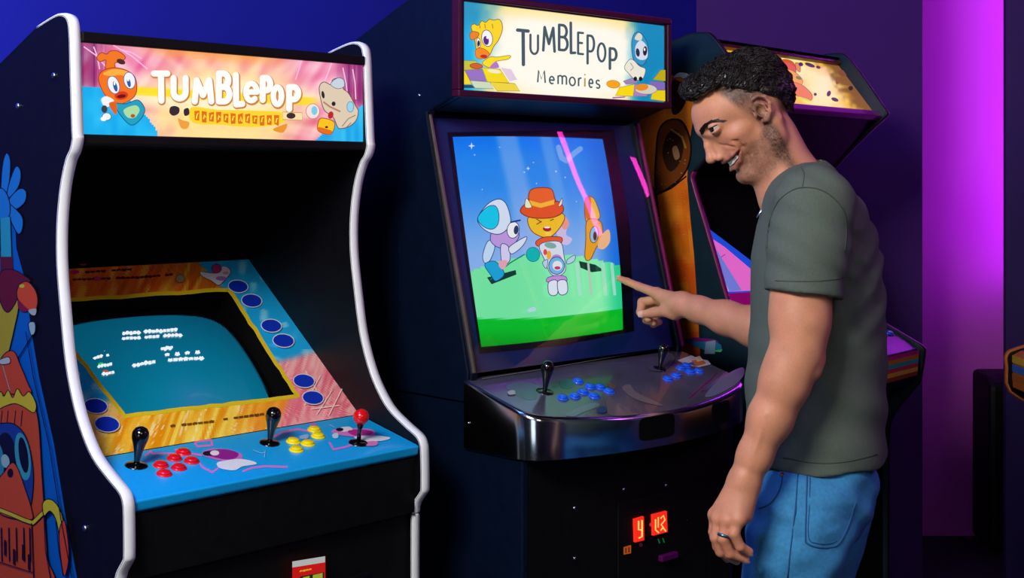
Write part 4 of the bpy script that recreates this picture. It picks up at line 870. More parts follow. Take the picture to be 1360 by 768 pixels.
# monitor recess
R0 = np.array((0, .130, 1.50)); R1 = np.array((0, -.055, 1.05)); rs = (R0-R1)/np.linalg.norm(R0-R1); rn = np.array((0, -rs[2], rs[1])); LR = float(np.linalg.norm(R0-R1))
sc3 = slab3(R1, rs, rn, X0, X1, 0, LR, -.02, 0).build('monitor_bezel', M['void'], c3_)
A = Art(f3, R1, rn)
A.poly([(936, 300), (960, 318), (1010, 356), (1060, 380), (1100, 420), (960, 425), (948, 360)], (30, 80, 230)); A.poly([(938, 312), (962, 328), (1000, 360), (1050, 384), (960, 388)], (240, 110, 214)); A.poly([(938, 318), (954, 336), (985, 386), (961, 388), (950, 350)], (120, 130, 226)); A.poly([(938, 322), (952, 350), (968, 387), (961, 388), (950, 352)], (236, 190, 240))
A.stroke([(957, 342), (963, 338)], 1, (150, 60, 150), cap=False)
A.poly([(961, 390), (1080, 384), (1090, 420), (966, 412)], (140, 6, 104))
A.build('picture', attr_mat('glowing_screen_shapes', .8, .02, .2), sc3)  # emissive pink and blue polygons on the screen plane
MB().prism([(.130, 1.50), (.16, 1.52), (.05, 1.525), (.04, 1.515)], X0, X1).build('monitor_hood', M['void'], c3_)
# control panel and body
cp3 = MB().prism([(-.055, 1.05), (-.108, 1.030), (-.212, .980), (-.246, .960), (-.240, .880), (-.228, .852), (-.06, .85)], X0, X1).build('control_panel', mat('dark_blue_panel', (20, 26, 60), .35), c3_, bevel=.004)
A = Art(f3, (0, -.2468, .960), (0, -.080, .006))
zf = lambda x, t: f3.px((x, -.2462+.006*t, .958-.078*t))
cols = [(214, 40, 160), (236, 120, 40), (60, 170, 190), (214, 60, 90), (236, 170, 60), (150, 60, 40)]
for k, c in enumerate(cols):
    t0, t1 = k/6, (k+1)/6; A.poly([zf(X0+.01, t0), zf(X1-.004, t0), zf(X1-.004, t1), zf(X0+.01, t1)], c); A.h -= A.step
A.build('printed_stripes', M['print'], cp3)
n3 = Vector((0, -.050, .104)).normalized()
for x, m in ((.10, 'blubtn'), (.16, 'redbtn'), (.30, 'blubtn'), (.36, 'redbtn'), (.52, 'blubtn'), (.58, 'redbtn'), (.68, 'yelbtn'), (.72, 'blubtn'), (.76, 'blubtn')):
    button((x, -.165, 1.0035), n3, c3_, M[m], .011)
for x in (.06, .25, .46, .64): joystick((x, -.14, 1.0155), n3, c3_, M['bat'], False, .9)
MB().box(X0, X1, -.128, -.11, .04, .86).build('front_panel', M['matte'], c3_)
cdr = MB().box(.25, .57, -.134, -.127, .30, .66).build('coin_door', M['black'], c3_, bevel=.003)
MB().box(.46, .50, -.137, -.133, .52, .57).build('coin_button', mat('unlit_coin_button', (70, 16, 18), .4), cdr, bevel=.002)
bolt((.55, -.134, .60), (0, -1, 0), cdr, .006)
# orange side art on the visible side
A = Art(f3, (0, 0, 0), (-1, 0, 0), lift=.0005)
def so(x, y, u, v):
    n1 = vnoise(x/13, y/22, 1); n2 = vnoise(x/5, y/9, 2)
    c = mixc((206, 92, 14), (246, 146, 40), n1*.9+n2*.3); c = mixc(c, (224, 70, 18), .7*sstep(.5, .8, vnoise(x/20, y/30, 6))*sstep(240, 300, y)); return c
edge = [(918, 100), (922, 150), (914, 200), (913, 240), (917, 290), (922, 340), (926, 400), (930, 470), (935, 560)]
left = [(800, y) for _, y in edge]
for k in range(len(edge)-1):
    A.grid([left[k], edge[k], edge[k+1], left[k+1]], 24, 12, so); A.h -= A.step
A.h += A.step
A.blob([(893, 104), (902, 96), (914, 98), (919, 106), (912, 108), (904, 103)], (190, 200, 210), line=(20, 12, 8), lw=1)
A.blob([(872, 200), (876, 172), (888, 160), (904, 160), (914, 176), (918, 200), (912, 226), (896, 244), (872, 254)], (110, 54, 18), line=(14, 8, 6), lw=2.2); A.blob([(880, 205), (886, 180), (898, 172), (908, 188), (904, 214), (890, 228)], (44, 24, 14)); A.blob([(893, 198), (899, 194), (903, 208), (897, 212)], (150, 110, 80)); A.stroke([(892, 172), (906, 182), (911, 196)], 2.6, (150, 120, 40)); A.stroke([(870, 260), (892, 250), (912, 234)], 2, (14, 8, 6))
A.blob([(862, 254), (872, 254), (878, 300), (882, 330), (872, 330)], (60, 26, 10)); A.blob([(893, 108), (905, 110), (914, 122), (906, 146), (893, 150)], (54, 24, 12))
rr = random.Random(8)
for k in range(70):
    x, y = rr.uniform(868, 918), rr.uniform(150, 470); A.ell(x, y, rr.uniform(.4, .9), rr.uniform(.4, .9), (226, 170, 90), seg=6); A.h -= A.step
A.h += A.step
A.poly([(905, 452), (922, 449), (948, 452), (958, 458), (960, 466), (945, 468), (922, 460)], (36, 120, 170)); A.poly([(906, 452), (922, 448), (950, 451), (956, 455), (930, 454)], (120, 30, 130)); A.poly([(945, 466), (960, 464), (958, 468)], (80, 220, 90)); A.poly([(938, 454), (951, 452), (950, 470), (936, 470)], (130, 160, 190))
A.build('side_art', M['dimprint'], c3_)
# ---------------------------------------------------------------- cabinet 4 by the side wall, seen by the corner of its control panel
f4 = Frame((1.665, 3.93), -90.0)
c4 = empty('arcade_cabinet', (*f4.O, 0), f4.rz)
tag(c4, 'arcade cabinet with rainbow-striped orange control panel corner in front of the violet alcove', 'arcade cabinet')
fr4 = [(.10, 1.80), (.02, 1.80), (0, 1.79), (0, 1.60), (.06, 1.56), (.14, 1.52), (.10, 1.30), (.03, 1.08), (-.02, 1.035), (-.20, .985), (-.235, .965), (-.235, .93), (-.225, .86), (-.12, .80), (-.06, .74), (-.05, .68), (-.05, .04)]
W4 = .74
orm = mat('orange_edge_moulding', (214, 116, 40), .35)
for x0, x1 in ((0, .02), (W4-.02, W4)):
    side_panel(fr4+[(-.04, 0), (.70, 0), (.70, 1.66), (.55, 1.76)], x0, x1, c4, M['black'], bev=.002); edge_trim(smooth2(fr4, 3), x0, x1, c4, orm)
MB().box(.02, W4-.02, .012, .03, 1.62, 1.78).build('marquee', mat('dark_marquee_card', (60, 30, 40), .4), c4, bevel=.002)
MB().prism([(.14, 1.52), (.17, 1.50), (.06, 1.05), (.03, 1.06)], .02, W4-.02).build('monitor_bezel', M['void'], c4)
MB().box(.02, W4-.02, .02, .68, 1.77, 1.785).build('top_board', M['black'], c4); MB().box(.02, W4-.02, .03, .15, 1.58, 1.60).build('header_underside', M['matte'], c4)
MB().box(.02, W4-.02, .685, .70, .02, 1.64).build('back_panel', M['black'], c4); MB().box(.02, W4-.02, -.036, -.02, .04, .84).build('front_panel', M['navy'], c4)
cp4 = MB().prism([(.03, 1.05), (-.02, 1.028), (-.20, .978), (-.222, .966), (-.222, .872), (-.03, .84)], .02, W4-.02).build('control_panel', orm, c4, bevel=.004)
mb = MB().prism([(-.01, 1.0325), (-.197, .9805), (-.197, .979), (-.01, 1.030)], .03, W4-.03).build('panel_overlay', mat('violet_overlay', (90, 40, 150), .3, vary=.5, scale=18), cp4)
for k, c in enumerate(((236, 190, 60), (50, 120, 200), (196, 110, 40))):
    MB().box(.022, W4-.022, -.2232, -.222, .945-.026*k, .966-.026*k).build('stripe', mat('front_stripe', c, .35), cp4)
for k in range(5): button((.08+.06*k, -.12, 1.0025), (0, -.27, 1), c4, M[('redbtn', 'yelbtn', 'blubtn')[k % 3]], .012)
joystick((.05, -.07, 1.016), (0, -.27, 1), c4, M['redball'], True)
# ---------------------------------------------------------------- the man: signed-distance modelling, meshed with surface nets
def smin(a, b, k):
    h = np.clip(.5+.5*(b-a)/k, 0, 1); return b*(1-h)+a*h-k*h*(1-h)
def smax(a, b, k): return -smin(-a, -b, k)
def rc(P, a, b, r1, r2):
    a = np.asarray(a, P.dtype); b = np.asarray(b, P.dtype); ab = b-a; t = np.clip((P-a)@ab/max(float(ab@ab), 1e-12), 0, 1)
    D = P-a-t[:, None]*ab; return np.sqrt(np.einsum('ij,ij->i', D, D))-(r1+(r2-r1)*t)
def chain(P, pts, rs, k=.004):
    d = None
    for i in range(len(pts)-1):
        e = rc(P, pts[i], pts[i+1], rs[i], rs[i+1]); d = e if d is None else smin(d, e, k)
    return d
def ellp(P, c, rad, R=None):
    q = P-np.asarray(c, P.dtype)
    if R is not None: q = q@np.asarray(R, P.dtype).T
    q = q/np.asarray(rad, P.dtype); k0 = np.sqrt(np.einsum('ij,ij->i', q, q)); q = q/np.asarray(rad, P.dtype); k1 = np.sqrt(np.einsum('ij,ij->i', q, q))+1e-9
    return k0*(k0-1)/k1
def nets(sdf, lo, hi, h, B=8):
    lo = np.array(lo, np.float64); nb = np.ceil((np.array(hi)-lo)/(h*B)).astype(int)
    gi = np.stack(np.meshgrid(*[np.arange(k) for k in nb], indexing='ij'), -1).reshape(-1, 3)
    c = lo+(gi+.5)*h*B; d = np.concatenate([sdf(c[i:i+60000]) for i in range(0, len(c), 60000)])
    gi = gi[np.abs(d) < h*B*1.35]
    ax = np.arange(B+1); off = np.stack(np.meshgrid(ax, ax, ax, indexing='ij'), -1).reshape(-1, 3)
    dims = nb*B+2
    gid = lambda ijk: (ijk[..., 0].astype(np.int64)*dims[1]+ijk[..., 1])*dims[2]+ijk[..., 2]
    ids, vts, quads = [], [], []
    step = max(1, 400000//(B+1)**3)
    for s in range(0, len(gi), step):
        g = gi[s:s+step]; idx = g[:, None, :]*B+off[None]; p = lo+idx*h
        v = sdf(p.reshape(-1, 3).astype(np.float32)).reshape(len(g), B+1, B+1, B+1); ins = v < 0
        co = np.stack([v[:, a:a+B, b:b+B, c_:c_+B] for a in (0, 1) for b in (0, 1) for c_ in (0, 1)], -1)
        act = (co < 0).any(-1) & (co >= 0).any(-1)
        w = np.argwhere(act)
        if len(w):
            cv = co[act]; cor = np.array([(a, b, c_) for a in (0, 1) for b in (0, 1) for c_ in (0, 1)], float)
            acc = np.zeros((len(w), 3)); cnt = np.zeros(len(w))
            for i in range(8):
                for b in (1, 2, 4):
                    j = i ^ b
                    if j > i:
                        m = (cv[:, i] < 0) != (cv[:, j] < 0); t = np.where(m, cv[:, i]/np.where(m, cv[:, i]-cv[:, j], 1), 0)
                        acc += m[:, None]*(cor[i]+t[:, None]*(cor[j]-cor[i])); cnt += m
            cell = g[w[:, 0]]*B+w[:, 1:]
            ids.append(gid(cell)); vts.append(lo+(cell+acc/cnt[:, None])*h)
        for axn in range(3):
            sl = [slice(0, B)]*3; sl2 = list(sl); sl2[axn] = slice(1, B+1)
            a0 = ins[(slice(None), *sl)]; a1 = ins[(slice(None), *sl2)]
            e = np.argwhere(a0 != a1)
            if not len(e): continue
            cor_ = g[e[:, 0]]*B+e[:, 1:]; fl = a0[tuple(e.T)]
            u, w2 = [(1, 2), (2, 0), (0, 1)][axn]
            du = np.zeros(3, int); du[u] = 1; dw = np.zeros(3, int); dw[w2] = 1
            q = np.stack([gid(cor_-du-dw), gid(cor_-dw), gid(cor_), gid(cor_-du)], 1)
            q[~fl] = q[~fl][:, ::-1]; quads.append(q)
    ids = np.concatenate(ids); vts = np.concatenate(vts); quads = np.concatenate(quads)
    o = np.argsort(ids); ids = ids[o]; vts = vts[o]
    k = np.searchsorted(ids, quads); k = np.clip(k, 0, len(ids)-1); ok = (ids[k] == quads).all(1)
    return vts, k[ok]
def grad(sdf, p, e=.0006):
    g = np.empty_like(p)
    for a in range(3):
        d = np.zeros(3); d[a] = e; g[:, a] = (sdf(p+d)-sdf(p-d))/(2*e)
    return g
def net_obj(name, sdf, lo, hi, h, m, parent, origin, colfn=None, proj=1):
    v, q = nets(sdf, lo, hi, h)
    for _ in range(proj):
        fn_ = np.cross(v[q[:, 2]]-v[q[:, 0]], v[q[:, 3]]-v[q[:, 1]]); nv = np.stack([sum(np.bincount(q[:, j], fn_[:, a_], len(v)) for j in range(4)) for a_ in range(3)], 1)
        nv /= np.maximum(np.linalg.norm(nv, axis=1, keepdims=True), 1e-12); v = v-nv*np.clip(sdf(v), -.6*h, .6*h)[:, None]
    # keep the largest connected surface
    par = np.arange(len(v))
    e = np.concatenate([q[:, [0, 1]], q[:, [1, 2]], q[:, [2, 3]]])
    while True:
        mn = np.minimum(par[e[:, 0]], par[e[:, 1]]); p2 = par.copy(); np.minimum.at(p2, e[:, 0], mn); np.minimum.at(p2, e[:, 1], mn); p2 = p2[p2]; p2 = p2[p2]
        if (p2 == par).all(): break
        par = p2
    big = np.bincount(par).argmax(); keep = par == big
    mp = np.cumsum(keep)-1; q = mp[q[keep[q].all(1)]]; v = v[keep]
    me = bpy.data.meshes.new(name); me.vertices.add(len(v)); me.vertices.foreach_set('co', (v-np.array(origin)).astype(np.float32).ravel())
    me.loops.add(q.size); me.loops.foreach_set('vertex_index', q.astype(np.int32).ravel()); me.polygons.add(len(q)); me.polygons.foreach_set('loop_start', np.arange(0, q.size, 4, dtype=np.int32)); me.polygons.foreach_set('loop_total', np.full(len(q), 4, np.int32))
    me.update(calc_edges=True); me.validate(); me.polygons.foreach_set('use_smooth', [True]*len(me.polygons)); me.materials.append(m)
    if colfn is not None:
        at = me.color_attributes.new('Col', 'FLOAT_COLOR', 'POINT'); c = np.ones((len(v), 4), np.float32); c[:, :3] = colfn(v); at.data.foreach_set('color', c.ravel())
    o = bpy.data.objects.new(name, me); COL.objects.link(o)
    if parent is not None: o.parent = parent
    return o
def Wp(px, py, Y): return np.array([(px-CX)/F*Y, Y, CAMH-(py-YH)/F*Y])
def trace(sdf, px, py, t0=2.0, t1=4.2):
    d = np.array([(px-CX)/F, 1., -(py-YH)/F]); t = t0
    for _ in range(160):
        p = np.array([[0, 0, CAMH]])+d*t; s = float(sdf(p)[0])
        if s < .0003: break
        t += max(s*.6, .0004)
        if t > t1: return None, None
    n = grad(sdf, p)[0]; return p[0], n/np.linalg.norm(n)

BF = np.array((-.966, .259, 0)); BLf = np.array((-.259, -.966, 0)); UP = np.array((0, 0, 1.))
ORI = np.array((.60, 2.70, 0.))
# --- head frame: x forward, y to his left, z up, origin between the ears
HP = math.radians(33); HF0 = np.array((-.999, -.03, 0)); HF0 /= np.linalg.norm(HF0); HL = np.array((-HF0[1], HF0[0], 0)); HL = HL if HL[1] < 0 else -HL
HFw = HF0*math.cos(HP)-UP*math.sin(HP); HUp = HF0*math.sin(HP)+UP*math.cos(HP)
HO = Wp(1000, 150, 2.70); HR = np.stack([HFw, HL, HUp])
def hl(px, py):                              # pixel -> (forward, up) on the head's middle plane
    dx, dy = px-1000, py-150; return ((-dx*math.cos(HP)+dy*math.sin(HP))/667*1.01, (-dx*math.sin(HP)-dy*math.cos(HP))/667)
def H2W(p): return HO+np.asarray(p)@HR
def head_base(P, full=True):
    q = (P-HO.astype(P.dtype))@HR.T.astype(P.dtype); s = q.copy(); s[:, 1] = np.abs(s[:, 1])
    d = ellp(q, (-.004, 0, .030), (.090, .074, .072)); d = smin(d, ellp(q, (.038, 0, .042), (.073, .062, .054)), .02)
    d = smin(d, ellp(q, (.072, 0, .020), (.038, .036, .030)), .02)                          # glabella
    d = smin(d, ellp(q, (.046, 0, -.022), (.050, .058, .052)), .02)                         # mid face
    d = smin(d, ellp(q, (.064, 0, -.052), (.036, .035, .037)), .016)                        # muzzle
    d = smin(d, rc(s, (.080, 0, -.0950), (.077, .009, -.0950), .0190, .0175), .012)         # chin
    d = smin(d, rc(s, (.000, .051, -.060), (.062, .019, -.0975), .0165, .0155), .020)       # jaw
    d = smin(d, rc(s, (-.010, .058, -.015), (.000, .051, -.060), .014, .0155), .02)
    d = smin(d, ellp(s, (.053, .045, -.012), (.024, .018, .016)), .014)                     # cheekbone
    d = smin(d, ellp(s, (.0640, .0380, -.0270), (.0165, .0140, .0125)), .008)               # smiling cheek
    d = smin(d, rc(s, (.102, .006, .0265), (.078, .041, .0230), .0115, .0095), .010)        # brow ridge
    d = smin(d, rc(s, (.094, .0, .004), (.100, .007, -.0300), .0105, .0105), .010)          # sides of the nose
    d = smin(d, chain(s, [(.1040, 0, .014), (.1120, 0, -.006), (.1185, 0, -.0275)], [.0062, .0068, .0086], .004), .006)
    d = smin(d, ellp(s, (.1195, 0, -.0315), (.0112, .0106, .0098)), .006)
    d = smin(d, ellp(s, (.1055, .0120, -.0370), (.0095, .0068, .0072)), .004)               # nostril wing
    return d, s
def hb(P): return head_base(P)[0]
def on_head(px, py):                         # point of the near side of the head under a pixel, in head coordinates
    p, n = trace(hb, px, py); return (p-HO)@HR.T
LIP_U = [(.1040, 0, -.0500)]+[tuple(on_head(*p)) for p in ((966, 210.5), (973, 205.5), (980, 198.5))]
LIP_L = [(.0970, 0, -.0725)]+[tuple(on_head(*p)) for p in ((977, 222.5), (982, 213.5), (983.5, 202.5))]
MOUTH = [(.1000, 0, -.0600)]+[tuple(on_head(*p)) for p in ((971, 216.5), (977, 210), (981, 201))]
FOLD = [tuple(on_head(*p)) for p in ((973, 187.5), (979, 188.5), (987, 197), (993, 207), (997, 218))]
FOLD2 = [tuple(on_head(*p)) for p in ((992, 192), (1000, 204), (1004, 218))]
_e = on_head(948, 171.5); EYE = _e-np.array((.0040, .0040, -.0012))
on_wing0, on_wing1, on_wing2 = [on_head(*p) for p in ((956.5, 192.5), (966, 194), (975, 195.5))]
BROW = [on_head(*p) for p in ((930.5, 177), (935.5, 169), (943, 163.2), (951, 160.4), (960, 160.6))]
def head_sdf(P):
    d, s = head_base(P)
    d = smax(d, -ellp(s, EYE+np.array((.0165, .0045, .0000)), (.0190, .0195, .0125)), .006)  # eye socket
    d = smax(d, -ellp(s, (.1135, .0062, -.0440), (.0060, .0030, .0042)), .003)
    lid = np.linalg.norm(s-EYE.astype(s.dtype), axis=1)-.0138                               # eyelids round the eyeball
    up = (s[:, 2]-EYE[2])-.0036-.10*(s[:, 0]-EYE[0]); dn = -(s[:, 2]-EYE[2])-.0040-.06*(s[:, 0]-EYE[0])
    lid = smax(lid, np.minimum(-np.maximum(up, dn), s[:, 0]-EYE[0]+.0075), .0008)
    d = smin(d, lid, .0030)
    d = smin(d, chain(s, LIP_U, [.0040, .0040, .0034, .0022], .004), .004)
    d = smin(d, chain(s, LIP_L, [.0054, .0050, .0040, .0022], .004), .005)
    d = smax(d, -chain(s, MOUTH, [.0052, .0056, .0048, .0022], .004), .0018)
    d = smax(d, -chain(s, FOLD, [.0012, .0034, .0048, .0044, .0020], .004), .0045)
    d = smax(d, -chain(s, [tuple(on_wing0), tuple(on_wing1), tuple(on_wing2)], [.0012, .0022, .0016], .004), .004)
    d = smax(d, -chain(s, FOLD2, [.0010, .0024, .0010], .004), .005)
    d = smax(d, -chain(s, [(.0975, 0, -.0790), (.0910, .013, -.0780)], [.0030, .0022], .004), .008)
    s = s-np.array((.0105, 0, .0010), s.dtype)
    e = ellp(s, (-.0150, .0760, .006), (.0180, .0050, .0270), np.array([[.96, .28, -.10], [-.28, .96, 0], [.10, 0, .995]]))
    hx = [(.004, .0735, .006), (.003, .078, .018), (-.006, .083, .0275), (-.019, .087, .0285), (-.029, .090, .0190), (-.0305, .0895, .0040), (-.023, .085, -.0100), (-.0115, .0785, -.0205), (-.003, .074, -.0195)]
    e = smin(e, chain(s, hx, [.0030, .0034, .0036, .0036, .0034, .0034, .0036, .0052, .0040], .003), .003)
    e = smin(e, chain(s, [(-.011, .081, .017), (-.020, .084, .008), (-.019, .083, -.004)], [.0022, .0026, .0024], .003), .0035)
    e = smax(e, -ellp(s, (-.0085, .0845, .000), (.0085, .0075, .0105)), .0025)
    e = smin(e, ellp(s, (.0025, .0740, -.002), (.0036, .0040, .0055)), .003)
    return smin(d, e, .004)
NB = Wp(1053, 243, 2.70); NT = H2W((.000, 0, -.050)); NF = H2W((.000, 0, -.060))
def neck_sdf(P):
    d = rc(P, NT, NB, .0515, .060); d = smin(d, rc(P, NF, Wp(1042, 262, 2.70), .046, .052), .03)
    for sg in (1, -1):                       # neck tendon
        d = smin(d, rc(P, H2W((-.020, .055*sg, -.030)), Wp(1026, 268, 2.70)+BLf*.018*sg, .013, .012), .014)
    return d
SL = np.array((.556, 2.507, 1.425)); EL = Wp(1059, 470, 2.475); WL = Wp(988, 640, 2.485)
SR = np.array((.611, 2.906, 1.415)); ER = Wp(1040, 446, 3.05); WR = Wp(905, 404, 3.235)
TIP = Wp(822.5, 370, 3.380)
def lerp(a, b, t): return np.asarray(a)*(1-t)+np.asarray(b)*t
def left_arm(P):
    d = chain(P, [SL, lerp(SL, EL, .45), lerp(SL, EL, .8), EL], [.058, .054, .048, .041], .03)
    d = smin(d, ellp(P, lerp(SL, EL, .66)+np.array((-.010, 0, 0)), (.043, .042, .075)), .03)
    d = smin(d, chain(P, [EL, lerp(EL, WL, .22), lerp(EL, WL, .5), lerp(EL, WL, .8), WL], [.040, .043, .039, .0295, .0260], .02), .03)
    d = smin(d, ellp(P, lerp(EL, WL, .22)+np.array((-.006, -.004, .01)), (.034, .036, .060)), .02)
    d = smin(d, rc(P, EL+np.array((.033, -.006, -.012)), EL+np.array((.028, -.010, -.030)), .014, .013), .014)
    d = smin(d, rc(P, lerp(EL, WL, .45)+np.array((-.018, -.034, 0)), lerp(EL, WL, .93)+np.array((-.006, -.023, 0)), .004, .003), .008)   # vein
    d = smin(d, rc(P, WL+np.array((-.008, -.018, .014)), WL+np.array((-.008, -.018, .004)), .009, .009), .014)
    return d
def finger(P, pts, rs): return chain(P, pts, rs, .0035)
LH = {  # left hand joints, knuckle to tip (relaxed, curled)
 'pinky': ([Wp(981, 690, 2.452), Wp(975, 709, 2.448), Wp(983, 726, 2.452), Wp(995, 733, 2.462)], [.0105, .0100, .0088, .0076]),
 'ring': ([Wp(966, 692, 2.462), Wp(960.5, 716, 2.458), Wp(969, 735, 2.464), Wp(990, 742.5, 2.474)], [.0112, .0104, .0094, .0080]),
 'middle': ([Wp(955, 689, 2.478), Wp(950.5, 714, 2.474), Wp(957, 733, 2.480), Wp(978, 745, 2.492)], [.0114, .0104, .0094, .0080]),
 'index': ([Wp(950, 684, 2.498), Wp(948.5, 707, 2.495), Wp(953, 726, 2.50), Wp(966, 742, 2.51)], [.0112, .0102, .0092, .0078]),
 'thumb': ([Wp(976, 668, 2.520), Wp(966, 692, 2.530), Wp(968, 712, 2.528), Wp(974, 726, 2.522)], [.0145, .0125, .0115, .0090])}
def left_hand(P):
    d = None
    for k in ('pinky', 'ring', 'middle', 'index'):
        e = rc(P, WL, LH[k][0][0], .0225, .0135); d = e if d is None else smin(d, e, .014)
        
    d = smin(d, rc(P, WL+np.array((.004, -.006, -.004)), Wp(988, 684, 2.468), .023, .017), .014)
    d = smin(d, rc(P, WL, LH['thumb'][0][0], .022, .0165), .014)
    for k in ('pinky', 'ring', 'middle', 'index'):
        d = smin(d, ellp(P, LH[k][0][0], (.0125, .0125, .0125)), .006); 
    f = None
    for k in LH:
        e = finger(P, *LH[k]); f = e if f is None else smin(f, e, .0012)
    return smin(d, f, .004)
PD = (TIP-WR)/np.linalg.norm(TIP-WR)
RH = {
 'index': ([Wp(872, 389.5, 3.290), Wp(848, 380.5, 3.335), Wp(833, 374, 3.362), TIP], [.0128, .0102, .0090, .0074]),
 'middle': ([Wp(876, 397, 3.300), Wp(853, 401.5, 3.336), Wp(850.5, 415, 3.325), Wp(861, 424, 3.300)], [.0122, .0112, .0098, .0084]),
 'ring': ([Wp(881, 405, 3.312), Wp(862, 412, 3.350), Wp(858.5, 425.5, 3.342), Wp(868, 429, 3.315)], [.0118, .0106, .0094, .0080]),
 'pinky': ([Wp(887, 412, 3.325), Wp(872, 419, 3.358), Wp(868, 431, 3.352), Wp(876, 428, 3.330)], [.0108, .0094, .0084, .0074]),
 'thumb': ([Wp(896, 414, 3.245), Wp(884, 413, 3.258), Wp(868, 415.5, 3.284), Wp(853.5, 417.5, 3.303)], [.0160, .0140, .0120, .0095])}
def right_arm(P):
    d = chain(P, [SR, lerp(SR, ER, .5), ER], [.060, .052, .045], .03)
    d = smin(d, chain(P, [ER, lerp(ER, WR, .25), lerp(ER, WR, .55), lerp(ER, WR, .82), WR], [.044, .046, .038, .029, .0262], .02), .03)
    d = smin(d, rc(P, lerp(ER, WR, .90)+np.array((0, 0, .015)), lerp(ER, WR, .97)+np.array((0, 0, .015)), .009, .009), .014)
    return d
def right_hand(P):
    d = None
    for k in ('index', 'middle', 'ring', 'pinky'):
        e = rc(P, WR, RH[k][0][0], .0225, .0140); d = e if d is None else smin(d, e, .014)
    d = smin(d, chain(P, [lerp(WR, RH['thumb'][0][0], .2), RH['thumb'][0][0], RH['thumb'][0][1]], [.020, .0185, .0150], .01), .012)
    for k in ('index', 'middle', 'ring', 'pinky'): d = smin(d, ellp(P, RH[k][0][0], (.0130, .0130, .0130)), .006)
    f = None
    for k in RH:
        e = finger(P, *RH[k]); f = e if f is None else smin(f, e, .0012)
    return smin(d, f, .004)
GRP = []
def group(fn, pts, mg): 
    p = np.array(pts); GRP.append((fn, p.min(0)-mg, p.max(0)+mg))
group(head_sdf, [H2W(p) for p in ((.12, .09, .11), (-.1, -.09, .11), (.12, .09, -.12), (-.1, -.09, -.12), (.12, -.09, -.12), (-.1, .09, .11))], .05)
group(neck_sdf, [NT, NB, NF], .13)
group(left_arm, [SL, EL, WL], .12); group(left_hand, [WL]+[p for k in LH for p in LH[k][0]], .06)
group(right_arm, [SR, ER, WR], .12); group(right_hand, [WR]+[p for k in RH for p in RH[k][0]], .06)
CORE = [lerp(NB, (NB+np.array((.04, 0, -.12))), .5), NB+np.array((.04, 0, -.30)), Wp(1085, 600, 2.70)]
def core_sdf(P):
    d = chain(P, [NB]+CORE, [.058, .060, .070, .070], .03)
    d = smin(d, rc(P, NB+np.array((.02, 0, -.05)), SL, .05, .05), .03); return smin(d, rc(P, NB+np.array((.02, 0, -.05)), SR, .05, .05), .03)
def body_sdf(P):
    d = core_sdf(P)
    for fn, lo, hi in GRP:
        m = ((P > lo) & (P < hi)).all(1)
        if m.any():
            e = fn(P[m]); kk = .012 if fn in (left_hand, right_hand) else .018
            d[m] = smin(d[m], e, kk)
    return d
def np_noise(P, sc, seed=0.):
    X = P*sc+seed*17.3; i = np.floor(X); f = X-i; f = f*f*(3-2*f); r = 0
    for a in (0, 1):
        for b in (0, 1):
            for c in (0, 1):
                h = (np.sin((i[:, 0]+a)*127.1+(i[:, 1]+b)*311.7+(i[:, 2]+c)*74.7+seed)*43758.5453) % 1.0
                r = r+h*np.where(a, f[:, 0], 1-f[:, 0])*np.where(b, f[:, 1], 1-f[:, 1])*np.where(c, f[:, 2], 1-f[:, 2])
    return r
def nst(a, b, x):
    t = np.clip((x-a)/(b-a), 0, 1); return t*t*(3-2*t)
SKIN = np.array(lin((208, 143, 112)))
